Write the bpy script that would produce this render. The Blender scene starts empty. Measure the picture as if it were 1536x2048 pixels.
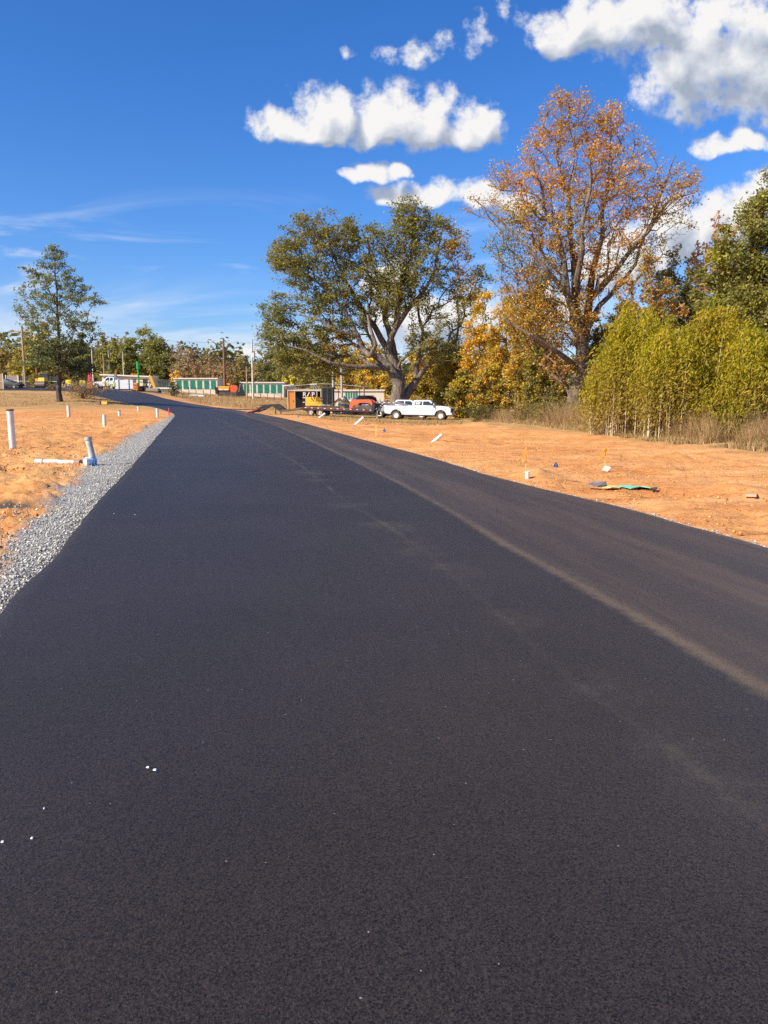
import bpy, math, random
import numpy as np
from mathutils import Vector, Matrix
R = math.radians
rng = np.random.default_rng(7)
random.seed(7)
C = bpy.context.scene.collection
# ---------------------------------------------------------------- camera geometry
F = 1538.0; HOR = 800.0; EYE = 1.5
TAN = (1024-HOR)/F; TH = math.atan(TAN); CT, ST = math.cos(TH), math.sin(TH)
def slope(py):
    cy = (1024-py)/F
    return (-ST+CT*cy)/(CT+ST*cy)
def side(px, py):
    cy = (1024-py)/F
    return ((px-768)/F)/(CT+ST*cy)
def P(px, py, D):                       # world point at forward distance D
    return Vector((side(px, py)*D, D, EYE+slope(py)*D))
cam = bpy.data.objects.new('camera', bpy.data.cameras.new('camera')); C.objects.link(cam)
cam.location = (0, 0, EYE); cam.rotation_euler = (R(90)-TH, 0, 0)
cam.data.sensor_fit = 'VERTICAL'; cam.data.sensor_height = 36; cam.data.sensor_width = 27
cam.data.lens = F/2048*36; cam.data.clip_start = .05; cam.data.clip_end = 9000
bpy.context.scene.camera = cam
# ---------------------------------------------------------------- terrain height
TD = np.array([35, 50, 70, 90, 110, 125, 145, 170, 250.])
TU = np.array([-.62, -.50, -.40, -.31, -.22, -.12, .05, .30])
TPY = np.array([
 [866,843,822,803,784,774,773,772,768],
 [866,843,822,803,784,774,773,772,768],
 [866,844,823,804,786,775,775,773,770],
 [866,845,827,813,799,786,779,778,775],
 [866,846,831,822,814,804,793,788,783],
 [866,847,836,827,817,811,801,792,786],
 [867,852,845,834,825,817,806,798,790],
 [866,847,837,827,819,813,806,800,792]], float)
ZT = EYE + np.vectorize(slope)(TPY)*TD[None, :]
DD = np.concatenate([[0, 12, 24], TD, [400, 4000]])
ZZ = np.concatenate([np.zeros((len(TU), 3)), ZT, ZT[:, -1:], ZT[:, -1:]], 1)
fine = np.concatenate([np.arange(0, 400, 1.0), [4000]])
ZF = np.array([np.interp(fine, DD, r) for r in ZZ])
k = np.exp(-.5*(np.arange(-9, 10)/4.)**2); k /= k.sum()
for r in ZF:
    r[10:385] = np.convolve(r, k, 'same')[10:385]
ZF[:, :22] = 0
def ground(x, y):
    x = np.asarray(x, float); y = np.asarray(y, float)
    u = np.clip(x/np.maximum(y, 15.), TU[0], TU[-1])
    yy = np.clip(y, 0, 3999)
    i = np.clip(np.searchsorted(TU, u)-1, 0, len(TU)-2)
    t = (u-TU[i])/(TU[i+1]-TU[i]); t = t*t*(3-2*t)*.5+t*.5
    j = np.clip(np.floor(yy).astype(int), 0, len(fine)-2)
    s = np.clip((yy-fine[j])/(fine[j+1]-fine[j]), 0, 1)
    a = ZF[i, j]*(1-s)+ZF[i, j+1]*s; b = ZF[i+1, j]*(1-s)+ZF[i+1, j+1]*s
    return a*(1-t)+b*t
def gz(x, y): return float(ground(x, y))
def G(px, py, up=0.):                   # where the pixel's line of sight meets the ground (or a sheet lying on it)
    D = 2.0
    while D < 400:
        p = P(px, py, D)
        if p.z <= gz(p.x, p.y)+up: break
        D *= 1.004
    return Vector((p.x, p.y, gz(p.x, p.y)))
def GD(px, D, py=800):                  # ground point at column px and distance D
    x = side(px, py)*D
    return Vector((x, D, gz(x, D)))
MPP = 1/1554.
# ---------------------------------------------------------------- noise
def hsh(ix, iy, s):
    n = (ix*374761393+iy*668265263+s*1274126177) & 0xffffffff
    n = ((n ^ (n >> 13))*1274126177) & 0xffffffff
    return ((n ^ (n >> 16)) & 0xffff)/65535.
def vnoise(x, y, s=0):
    ix = np.floor(x).astype(np.int64); iy = np.floor(y).astype(np.int64)
    fx = x-ix; fy = y-iy; fx = fx*fx*(3-2*fx); fy = fy*fy*(3-2*fy)
    return (hsh(ix, iy, s)*(1-fx)+hsh(ix+1, iy, s)*fx)*(1-fy)+(hsh(ix, iy+1, s)*(1-fx)+hsh(ix+1, iy+1, s)*fx)*fy
def fbm(x, y, o=4, s=0):
    a = 0; w = 1; t = 0
    for i in range(o):
        a = a+w*vnoise(x*2**i, y*2**i, s+i); t += w; w *= .5
    return a/t
# ---------------------------------------------------------------- polygons in plan
def arr(l): return np.array([(p[0], p[1]) for p in l], float)
def inside(x, y, poly):
    r = np.zeros(x.shape, bool); n = len(poly)
    for i in range(n):
        x0, y0 = poly[i]; x1, y1 = poly[(i+1) % n]
        c = (y0 > y) != (y1 > y)
        with np.errstate(divide='ignore', invalid='ignore'):
            r ^= c & (x < (x1-x0)*(y-y0)/(y1-y0+1e-12)+x0)
    return r
def dist(x, y, line, signed=False):
    best = np.full(x.shape, 1e9); sg = np.ones(x.shape)
    for (x0, y0), (x1, y1) in zip(line[:-1], line[1:]):
        dx, dy = x1-x0, y1-y0; L = dx*dx+dy*dy+1e-12
        t = np.clip(((x-x0)*dx+(y-y0)*dy)/L, 0, 1)
        d = np.hypot(x-x0-t*dx, y-y0-t*dy)
        m = d < best; best = np.where(m, d, best)
        if signed: sg = np.where(m, np.sign((x-x0)*dy-(y-y0)*dx), sg)
    return best*sg if signed else best
def resample(line, n):
    s = np.concatenate([[0], np.cumsum(np.hypot(*np.diff(line, axis=0).T))])
    t = np.linspace(0, s[-1], n)
    return np.stack([np.interp(t, s, line[:, 0]), np.interp(t, s, line[:, 1])], 1)
# ---------------------------------------------------------------- materials
def nt(name):
    m = bpy.data.materials.new(name); m.use_nodes = True
    n = m.node_tree.nodes; l = m.node_tree.links
    return m, n, l, n['Principled BSDF']
def N(n, t, **kw):
    o = n.new(t)
    for k_, v in kw.items():
        if k_.startswith('i_'):
            key = k_[2:]
            o.inputs[int(key) if key.isdigit() else key].default_value = v
        else: setattr(o, k_, v)
    return o
MC = {}
def mat(name, col, rough=.6, metal=0, var=.12, scale=6., bump=0, coat=0, dirt=0):
    if name in MC: return MC[name]
    m, n, l, b = nt(name)
    b.inputs['Roughness'].default_value = rough; b.inputs['Metallic'].default_value = metal
    b.inputs['Coat Weight'].default_value = coat
    tc = N(n, 'ShaderNodeTexCoord'); nz = N(n, 'ShaderNodeTexNoise'); nz.inputs['Scale'].default_value = scale
    nz.inputs['Detail'].default_value = 6
    l.new(tc.outputs['Object'], nz.inputs['Vector'])
    mr = N(n, 'ShaderNodeMapRange'); mr.inputs[1].default_value = .3; mr.inputs[2].default_value = .7
    mr.inputs[3].default_value = 1-var; mr.inputs[4].default_value = 1+var
    l.new(nz.outputs[0], mr.inputs[0])
    mx = N(n, 'ShaderNodeVectorMath', operation='SCALE'); mx.inputs[0].default_value = col
    l.new(mr.outputs[0], mx.inputs['Scale'])
    out = mx.outputs[0]
    if dirt:
        n2 = N(n, 'ShaderNodeTexNoise'); n2.inputs['Scale'].default_value = scale*.4; n2.inputs['Detail'].default_value = 8
        l.new(tc.outputs['Object'], n2.inputs['Vector'])
        m2 = N(n, 'ShaderNodeMapRange'); m2.inputs[1].default_value = .5; m2.inputs[2].default_value = .75; m2.inputs[4].default_value = dirt
        l.new(n2.outputs[0], m2.inputs[0])
        mm = N(n, 'ShaderNodeMix', data_type='RGBA'); l.new(m2.outputs[0], mm.inputs[0]); l.new(out, mm.inputs[6])
        mm.inputs[7].default_value = (.35, .2, .1, 1); out = mm.outputs[2]
    l.new(out, b.inputs['Base Color'])
    if bump:
        bp = N(n, 'ShaderNodeBump'); bp.inputs['Strength'].default_value = bump; bp.inputs['Distance'].default_value = .03
        l.new(nz.outputs[0], bp.inputs['Height']); l.new(bp.outputs[0], b.inputs['Normal'])
    MC[name] = m; return m
def vcol_mat(name, rough=.7, trans=0., bump=0, bscale=30.):
    if name in MC: return MC[name]
    m, n, l, b = nt(name)
    a = N(n, 'ShaderNodeAttribute', attribute_name='col')
    b.inputs['Roughness'].default_value = rough
    b.inputs['Specular IOR Level'].default_value = .3
    l.new(a.outputs[0], b.inputs['Base Color'])
    if trans:
        t = N(n, 'ShaderNodeBsdfTranslucent'); l.new(a.outputs[0], t.inputs[0])
        mx = N(n, 'ShaderNodeMixShader'); mx.inputs[0].default_value = trans
        l.new(b.outputs[0], mx.inputs[1]); l.new(t.outputs[0], mx.inputs[2])
        l.new(mx.outputs[0], n['Material Output'].inputs[0])
    MC[name] = m; return m
# ---------------------------------------------------------------- objects
def raw_mesh(name, v, f, col=None, smooth=False, attrs=None):
    """v (n,3) array, f (m,k) array of equal-sized faces"""
    v = np.asarray(v, np.float32); f = np.asarray(f, np.int32)
    me = bpy.data.meshes.new(name); me.vertices.add(len(v)); me.vertices.foreach_set('co', v.ravel())
    kk = f.shape[1]; me.loops.add(f.size); me.loops.foreach_set('vertex_index', f.ravel())
    me.polygons.add(len(f)); me.polygons.foreach_set('loop_start', np.arange(0, f.size, kk, dtype=np.int32))
    me.polygons.foreach_set('loop_total', np.full(len(f), kk, np.int32))
    me.update(calc_edges=True)
    if smooth: me.polygons.foreach_set('use_smooth', np.ones(len(f), bool))
    if col is not None:
        a = me.color_attributes.new('col', 'FLOAT_COLOR', 'POINT')
        c = np.ones((len(v), 4), np.float32); c[:, :3] = col; a.data.foreach_set('color', c.ravel())
    for k_, d in (attrs or {}).items():
        a = me.attributes.new(k_, 'FLOAT', 'POINT'); a.data.foreach_set('value', np.asarray(d, np.float32))
    return me
def link(name, me, m, parent=None):
    o = bpy.data.objects.new(name, me); C.objects.link(o)
    if m: me.materials.append(m)
    if parent: o.parent = parent
    return o
def tag(o, label=None, cat=None, group=None, kind=None):
    if label: o['label'] = label
    if cat: o['category'] = cat
    if group: o['group'] = group
    if kind: o['kind'] = kind
    return o
def thing(name, label, cat, loc, rz=0, group=None):
    o = bpy.data.objects.new(name, None); C.objects.link(o); o.empty_display_size = .3
    o.location = loc; o.rotation_euler = (0, 0, rz)
    return tag(o, label, cat, group)
def copy_tree(o, parent=None):
    c = o.copy(); C.objects.link(c); c.parent = parent
    for ch in [x for x in bpy.data.objects if x.parent == o]: copy_tree(ch, c)
    return c
class MB:
    def __init__(s): s.v = []; s.f = []
    def add(s, v, f):
        o = len(s.v); s.v += [tuple(p) for p in v]; s.f += [tuple(i+o for i in q) for q in f]; return s
    def box(s, x0, x1, y0, y1, z0, z1, M=None, tx=0, ty=0):
        """tx, ty: inset of the top"""
        v = [(x0, y0, z0), (x1, y0, z0), (x1, y1, z0), (x0, y1, z0),
             (x0+tx, y0+ty, z1), (x1-tx, y0+ty, z1), (x1-tx, y1-ty, z1), (x0+tx, y1-ty, z1)]
        if M: v = [M @ Vector(p) for p in v]
        return s.add(v, [(0, 3, 2, 1), (4, 5, 6, 7), (0, 1, 5, 4), (1, 2, 6, 5), (2, 3, 7, 6), (3, 0, 4, 7)])
    def cyl(s, a, b, r0, r1=None, n=10, cap=True):
        a = Vector(a); b = Vector(b); r1 = r0 if r1 is None else r1
        d = (b-a).normalized(); t = d.orthogonal().normalized(); w = d.cross(t)
        v = []
        for p, r in ((a, r0), (b, r1)):
            for i in range(n):
                q = 2*math.pi*i/n; v.append(p+t*r*math.cos(q)+w*r*math.sin(q))
        f = [(i, (i+1) % n, n+(i+1) % n, n+i) for i in range(n)]
        if cap: f += [tuple(range(n-1, -1, -1)), tuple(range(n, 2*n))]
        return s.add(v, f)
    def tube(s, pts, r, n=6):
        for a, b in zip(pts[:-1], pts[1:]): s.cyl(a, b, r, r, n)
        return s
    def bar(s, a, b, w, h=None):
        a = Vector(a); b = Vector(b); h = h or w; d = (b-a); L = d.length; d.normalize()
        up = Vector((0, 0, 1)) if abs(d.z) < .95 else Vector((1, 0, 0))
        y = up.cross(d).normalized(); z = d.cross(y)
        M = Matrix(((d.x, y.x, z.x, a.x), (d.y, y.y, z.y, a.y), (d.z, y.z, z.z, a.z), (0, 0, 0, 1)))
        return s.box(0, L, -w/2, w/2, -h/2, h/2, M)
    def prism(s, prof, y0, y1, inset=None):
        """profile of (x,z), extruded along y; inset: (x,z)->y inset at that vertex"""
        n = len(prof); g = inset or (lambda x, z: 0)
        v = [(x, y0+g(x, z), z) for x, z in prof]+[(x, y1-g(x, z), z) for x, z in prof]
        f = [(i, (i+1) % n, n+(i+1) % n, n+i) for i in range(n)]
        return s.add(v, f+[tuple(range(n-1, -1, -1)), tuple(range(n, 2*n))])
    def build(s, name, m, parent=None, smooth=False, bevel=0):
        me = bpy.data.meshes.new(name); me.from_pydata([tuple(p) for p in s.v], [], s.f); me.update()
        o = link(name, me, m, parent)
        import bmesh
        bm = bmesh.new(); bm.from_mesh(me); bmesh.ops.recalc_face_normals(bm, faces=bm.faces)
        if smooth:
            for f in bm.faces: f.smooth = True
        bm.to_mesh(me); bm.free()
        if bevel:
            b = o.modifiers.new('bevel', 'BEVEL'); b.width = bevel; b.segments = 2; b.limit_method = 'ANGLE'
        if smooth:
            me.set_sharp_from_angle(angle=R(40)) if hasattr(me, 'set_sharp_from_angle') else None
        return o
# ---------------------------------------------------------------- road outline
L_pre = [(1.4, -12), (-1.35, 0)]
L_px = [(0,1231),(35,1190),(80,1143),(124,1099),(173,1027),(247,951),(297,894),(320,866),(338,846),(350,832),(350,827),
        (338,822),(326,818),(312,814),(282,809),(236,802),(200,793),(170,786),(120,781),(0,780)]
R_pre = [(8.2, -12), (5.5, 0)]
R_px = [(1536,1095),(1400,1060),(1322,1037),(1253,1016),(1117,986),(980,951),(921,934),(858,914),(781,894),(696,871),(640,855),
        (583,840),(556,834),(520,827.5),(478,821),(420,812),(380,807),(329,797),(295,787),(261,781.5),(200,777.5),(120,774.5),(0,773.3)]
Lw = arr(L_pre+[G(*p, .055) for p in L_px]); Rw = arr(R_pre+[G(*p, .055) for p in R_px])
Lw = np.vstack([Lw, Lw[-1]+(-40, 1)]); Rw = np.vstack([Rw, Rw[-1]+(-40, 1)])
def smooth_line(l, it=2):
    for _ in range(it):
        q = [l[0]]
        for a, b in zip(l[:-1], l[1:]): q += [a*.75+b*.25, a*.25+b*.75]
        l = np.array(q+[l[-1]])
    return l
def idx(px_list, pre, p): return len(pre)+px_list.index(p)
def chain(w, cuts, ns):
    out = []
    for (a, b), n in zip(zip(cuts[:-1], cuts[1:]), ns):
        r = resample(smooth_line(w[a:b+1], 2), n+1); out.append(r[:-1] if b != cuts[-1] else r)
    return np.vstack(out)
lc = [0, 1, idx(L_px, L_pre, (350,832)), idx(L_px, L_pre, (236,802)), len(Lw)-1]
rc = [0, 1, idx(R_px, R_pre, (520,827.5)), idx(R_px, R_pre, (329,797)), len(Rw)-1]
ns = [12, 240, 60, 60]
LL = chain(Lw, lc, ns); RR = chain(Rw, rc, ns)
# slight wobble of the paved edge
wob = (fbm(np.arange(len(LL))*.35, np.zeros(len(LL)), 3, 5)-.5)*.06
LL[:, 0] += wob; RR[:, 0] += (fbm(np.arange(len(RR))*.3, np.ones(len(RR)), 3, 9)-.5)*.08
road_poly = np.vstack([LL, RR[::-1]])
# seam between paving passes and a faint dusty track
seam = arr([(4.0, -10), (2.6, 1.0)]+[G(*p, .08) for p in [(1536,1405),(1350,1290),(1150,1175),(1000,1090),(880,1015),(800,970),(700,920),(600,873),(540,847),(470,824),(400,815)]])
streak = arr([(3.2, -6)]+[G(*p, .08) for p in [(1536,1660),(1400,1545),(1150,1370),(1000,1230),(860,1115),(780,1055),(700,1010),(600,930),(500,870),(430,835)]])
M_ = 48
tt = np.linspace(0, 1, M_)
gx = LL[:, None, 0]*(1-tt)+RR[:, None, 0]*tt; gy = LL[:, None, 1]*(1-tt)+RR[:, None, 1]*tt
gzz = ground(gx, gy)+.055+.03*np.sin(np.pi*tt)[None, :]
nv = np.stack([gx, gy, gzz], 2)
lo = nv[:, :1].copy(); lo[:, :, 2] -= .10; lo[:, 0, :2] += (LL-RR)/np.linalg.norm(LL-RR, axis=1)[:, None]*.05
hi = nv[:, -1:].copy(); hi[:, :, 2] -= .10; hi[:, 0, :2] += (RR-LL)/np.linalg.norm(LL-RR, axis=1)[:, None]*.04
nv = np.concatenate([lo, nv, hi], 1); A_, B_ = nv.shape[:2]
ii = (np.arange(A_-1)[:, None]*B_+np.arange(B_-1)[None, :]).ravel()
rf = np.stack([ii, ii+1, ii+B_+1, ii+B_], 1)
rv = nv.reshape(-1, 3)
along = np.repeat(np.concatenate([[0], np.cumsum(np.hypot(*np.diff((LL+RR)/2, axis=0).T))]), B_)
# ---------------------------------------------------------------- ground sheet
OUT_px = [(-60,1180),(8,1098),(30,1072),(62,1051),(95,1022),(115,1008),(120,981),(140,975),(168,940),(176,915),(223,904),(257,876),(304,852),(331,838),(343,830),(343,826),(330,820.5),(310,816),(280,811),(232,803.5)]
OUTw = arr([(-2.2, 0)]+[G(*p) for p in OUT_px])
n_in = int(np.argmin(np.hypot(*(LL-Lw[idx(L_px, L_pre, (236,802))]).T)))
gravel_poly = np.vstack([OUTw, LL[14:n_in][::-1]])
def pxpoly(l): return arr([G(*p) for p in l])
thetaf = np.linspace(-38, 38, 300); rest = np.linspace(38, 322, 60)[1:-1]
th = np.radians(np.concatenate([thetaf, rest]))
rr = .6*1.0135**np.arange(640)
X = np.sin(th)[:, None]*rr; Y = np.cos(th)[:, None]*rr
ins = inside(X, Y, road_poly); de = dist(X, Y, np.vstack([road_poly, road_poly[:1]]))
off = np.where(ins, 0, de)
gr = inside(X, Y, gravel_poly) & ~ins
dg = dist(X, Y, OUTw)
nzs = fbm(X*2.3, Y*2.3, 4, 3)
g_mask = np.clip(np.where(gr, .5+dg*4, .5-dg*4)+(nzs-.5)*2.2, 0, 1)*(~ins)
# sparse gravel spill
g_mask = np.maximum(g_mask, np.clip(1-off*4, 0, 1)*(X > -40)*.9)
clay_n = fbm(X*1.1, Y*1.1, 5, 11); cl2 = fbm(X*5, Y*5, 4, 21)
rough_zone = np.clip(fbm(X*.25, Y*.25, 3, 33)*2.4-.7, 0, 1)
amp = np.clip(off*1.6, 0, 1)*(1-g_mask*.8)
fade = np.clip(1.25-np.hypot(X, Y)/110, .25, 1)
Z = ground(X, Y)+amp*fade*((clay_n-.5)*.16+(cl2-.5)*.10*(.4+rough_zone))
ridge = np.clip(.12-np.abs(fbm(X*.5, Y*2.2, 3, 71)-.5), 0, 1)*.9
Z += amp*fade*ridge*rough_zone*.5
left_ = np.clip((-X-1.5)/2, 0, 1)*np.clip((70-Y)/30, 0, 1)*(Y > 0)
Z += amp*left_*((fbm(X*3.2, Y*6.5, 4, 91)-.5)*.15*(.45+.9*rough_zone)+np.clip(.10-np.abs(fbm(X*1.3, Y*3.6, 3, 77)-.5), 0, 1)*.6)
Z += amp*left_*(fbm(X*11, Y*14, 3, 93)-.5)*.06
Z -= np.where(ins, .05, np.clip(.05-off*.3, 0, .05))
Z += g_mask*.012*(fbm(X*9, Y*9, 2, 55))
# soil mounds and hollows
for (px, py, w, h) in [(952,854,1.7,.26),(1290,868,2.2,.2),(300,838,1.0,.12),(60,1010,1.1,.07),(95,975,1.3,.09),(880,888,.9,.13),(740,850,1.1,.15),(1075,955,.5,.12),(1440,985,.9,.12),(1340,1010,.8,.08)]:
    c = G(px, py); Z += h*amp*np.exp(-((X-c.x)**2+(Y-c.y)**2)/(2*(w*.5)**2))*(.7+.6*cl2)
# grass cover
gl_right = arr([G(*p) for p in [(560,824),(640,835),(760,845),(860,848),(925,848),(1010,855),(1100,862),(1200,874),(1300,884),(1400,895),(1536,909),(1700,925)]])
poly_right = np.vstack([gl_right, [(60, 5), (400, 60), (400, 400), (-60, 400)], [GD(520, 112)[:2]], [GD(540, 84)[:2]]])
gl_left = arr([GD(p, d) for p, d in [(-200, 62), (0, 70), (100, 72), (200, 77), (300, 83), (335, 92)]])
poly_left = np.vstack([gl_left, [GD(280, 118)[:2]], [GD(340, 125)[:2]], [GD(440, 112)[:2]], [GD(560, 84)[:2]], [GD(600, 100)[:2]], [(10, 400), (-400, 400), (-400, 60)]])
def soft(poly, w, s):
    i_ = inside(X, Y, poly); d = dist(X, Y, poly)
    return np.clip(np.where(i_, .5+d/w, .5-d/w)+(fbm(X*.7, Y*.7, 4, s)-.5)*2.0, 0, 1)
grass = np.maximum(soft(poly_right, 1.4, 41), soft(poly_left, 6, 43))
# weedy patches in the clay on the left
for (px, py, w) in [(70,955,1.6),(30,965,1.4),(150,950,.9)]:
    c = G(px, py); grass = np.maximum(grass, .8*np.exp(-(((X-c.x)/w)**2+((Y-c.y)/(w*.5))**2))*(fbm(X*4, Y*4, 3, 47) > .42))
grass = np.maximum(grass, .6*left_*np.clip((fbm(X*1.6, Y*3.6, 4, 61)-.53)*12, 0, 1))
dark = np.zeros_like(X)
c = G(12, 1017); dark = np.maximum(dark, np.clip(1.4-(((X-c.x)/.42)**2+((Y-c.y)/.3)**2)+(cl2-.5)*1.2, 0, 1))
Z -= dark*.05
v = np.stack([X, Y, Z], 2).reshape(-1, 3); nA, nR = X.shape
ia = np.arange(nA); a2 = (ia+1) % nA; j = np.arange(nR-1)
f = np.stack([(ia[:, None]*nR+j).ravel(), (ia[:, None]*nR+j+1).ravel(), (a2[:, None]*nR+j+1).ravel(), (a2[:, None]*nR+j).ravel()], 1)[:, ::-1]
v = np.vstack([v, [[0, 0, -.05]]]); ce = len(v)-1
ext = lambda a, z=0: np.append(a.reshape(-1), z)
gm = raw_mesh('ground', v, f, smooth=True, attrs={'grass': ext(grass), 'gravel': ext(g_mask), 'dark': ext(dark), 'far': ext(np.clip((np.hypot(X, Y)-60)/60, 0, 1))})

def ground_mat():
    m, n, l, b = nt('clay_and_grass'); b.inputs['Roughness'].default_value = .95; b.inputs['Specular IOR Level'].default_value = .15
    g = N(n, 'ShaderNodeNewGeometry')
    def noise(s, d=8, w=.6, vec=None):
        q = N(n, 'ShaderNodeTexNoise'); q.inputs['Scale'].default_value = s; q.inputs['Detail'].default_value = d; q.inputs['Roughness'].default_value = w
        l.new(vec or g.outputs['Position'], q.inputs['Vector']); return q.outputs[0]
    def ramp(x, cols):
        r = N(n, 'ShaderNodeValToRGB'); e = r.color_ramp.elements
        while len(e) < len(cols): e.new(.5)
        for k_, (p, c_) in zip(e, cols): k_.position = p; k_.color = (*c_, 1)
        l.new(x, r.inputs[0]); return r.outputs[0]
    def mix(fac, a, b_, mode='MIX'):
        q = N(n, 'ShaderNodeMix', data_type='RGBA', blend_type=mode)
        if isinstance(fac, float): q.inputs[0].default_value = fac
        else: l.new(fac, q.inputs[0])
        l.new(a, q.inputs[6])
        if isinstance(b_, tuple): q.inputs[7].default_value = (*b_, 1)
        else: l.new(b_, q.inputs[7])
        return q.outputs[2]
    def at(nm): return N(n, 'ShaderNodeAttribute', attribute_name=nm).outputs['Fac']
    mp = N(n, 'ShaderNodeMapping'); mp.inputs['Scale'].default_value = (.35, 1.3, 1); mp.inputs['Rotation'].default_value = (0, 0, R(-8)); l.new(g.outputs['Position'], mp.inputs[0])
    clay = ramp(noise(.9, 9, .62, mp.outputs[0]), [(.26, (.50, .20, .068)), (.40, (.70, .31, .098)), (.55, (.81, .405, .145)), (.74, (.87, .52, .24))])
    big = ramp(noise(.16, 5, .6), [(.36, (.86, .76, .70)), (.58, (1.0, 1.0, 1.0))])
    clay = mix(.9, clay, big, 'MULTIPLY')
    spk = ramp(noise(14, 6, .7), [(.33, (.45, .40, .36)), (.46, (.9, .88, .86)), (.6, (1.05, 1.05, 1.05))])
    clay = mix(.75, clay, spk, 'MULTIPLY')
    pat = ramp(noise(3.2, 7, .7, mp.outputs[0]), [(.31, (.42, .30, .22)), (.44, (1, 1, 1))])
    clay = mix(.8, clay, pat, 'MULTIPLY')
    dryg = ramp(noise(.8, 9, .7, mp.outputs[0]), [(.3, (.26, .155, .055)), (.45, (.46, .27, .10)), (.58, (.60, .37, .15)), (.7, (.34, .25, .08))])
    dryg = mix(.6, dryg, ramp(noise(9, 6, .75), [(.35, (.45, .45, .4)), (.6, (1.15, 1.1, 1.05))]), 'MULTIPLY')
    c = mix(at('grass'), clay, dryg)
    vo = N(n, 'ShaderNodeTexVoronoi'); vo.inputs['Scale'].default_value = 26; l.new(g.outputs['Position'], vo.inputs['Vector'])
    gv = ramp(vo.outputs['Color'], [(.0, (.12, .115, .10)), (.5, (.30, .29, .265)), (1, (.56, .54, .49))])
    c = mix(at('gravel'), c, gv)
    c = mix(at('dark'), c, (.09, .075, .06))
    l.new(c, b.inputs['Base Color'])
    bp = N(n, 'ShaderNodeBump'); bp.inputs['Strength'].default_value = .7; bp.inputs['Distance'].default_value = .05
    ad = N(n, 'ShaderNodeMath', operation='ADD'); l.new(noise(7, 8, .7), ad.inputs[0])
    mu = N(n, 'ShaderNodeMath', operation='MULTIPLY'); mu.inputs[1].default_value = .35; l.new(noise(38, 5, .6), mu.inputs[0]); l.new(mu.outputs[0], ad.inputs[1])
    l.new(ad.outputs[0], bp.inputs['Height']); l.new(bp.outputs[0], b.inputs['Normal'])
    return m
tag(link('ground', gm, ground_mat()), kind='structure')

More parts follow.
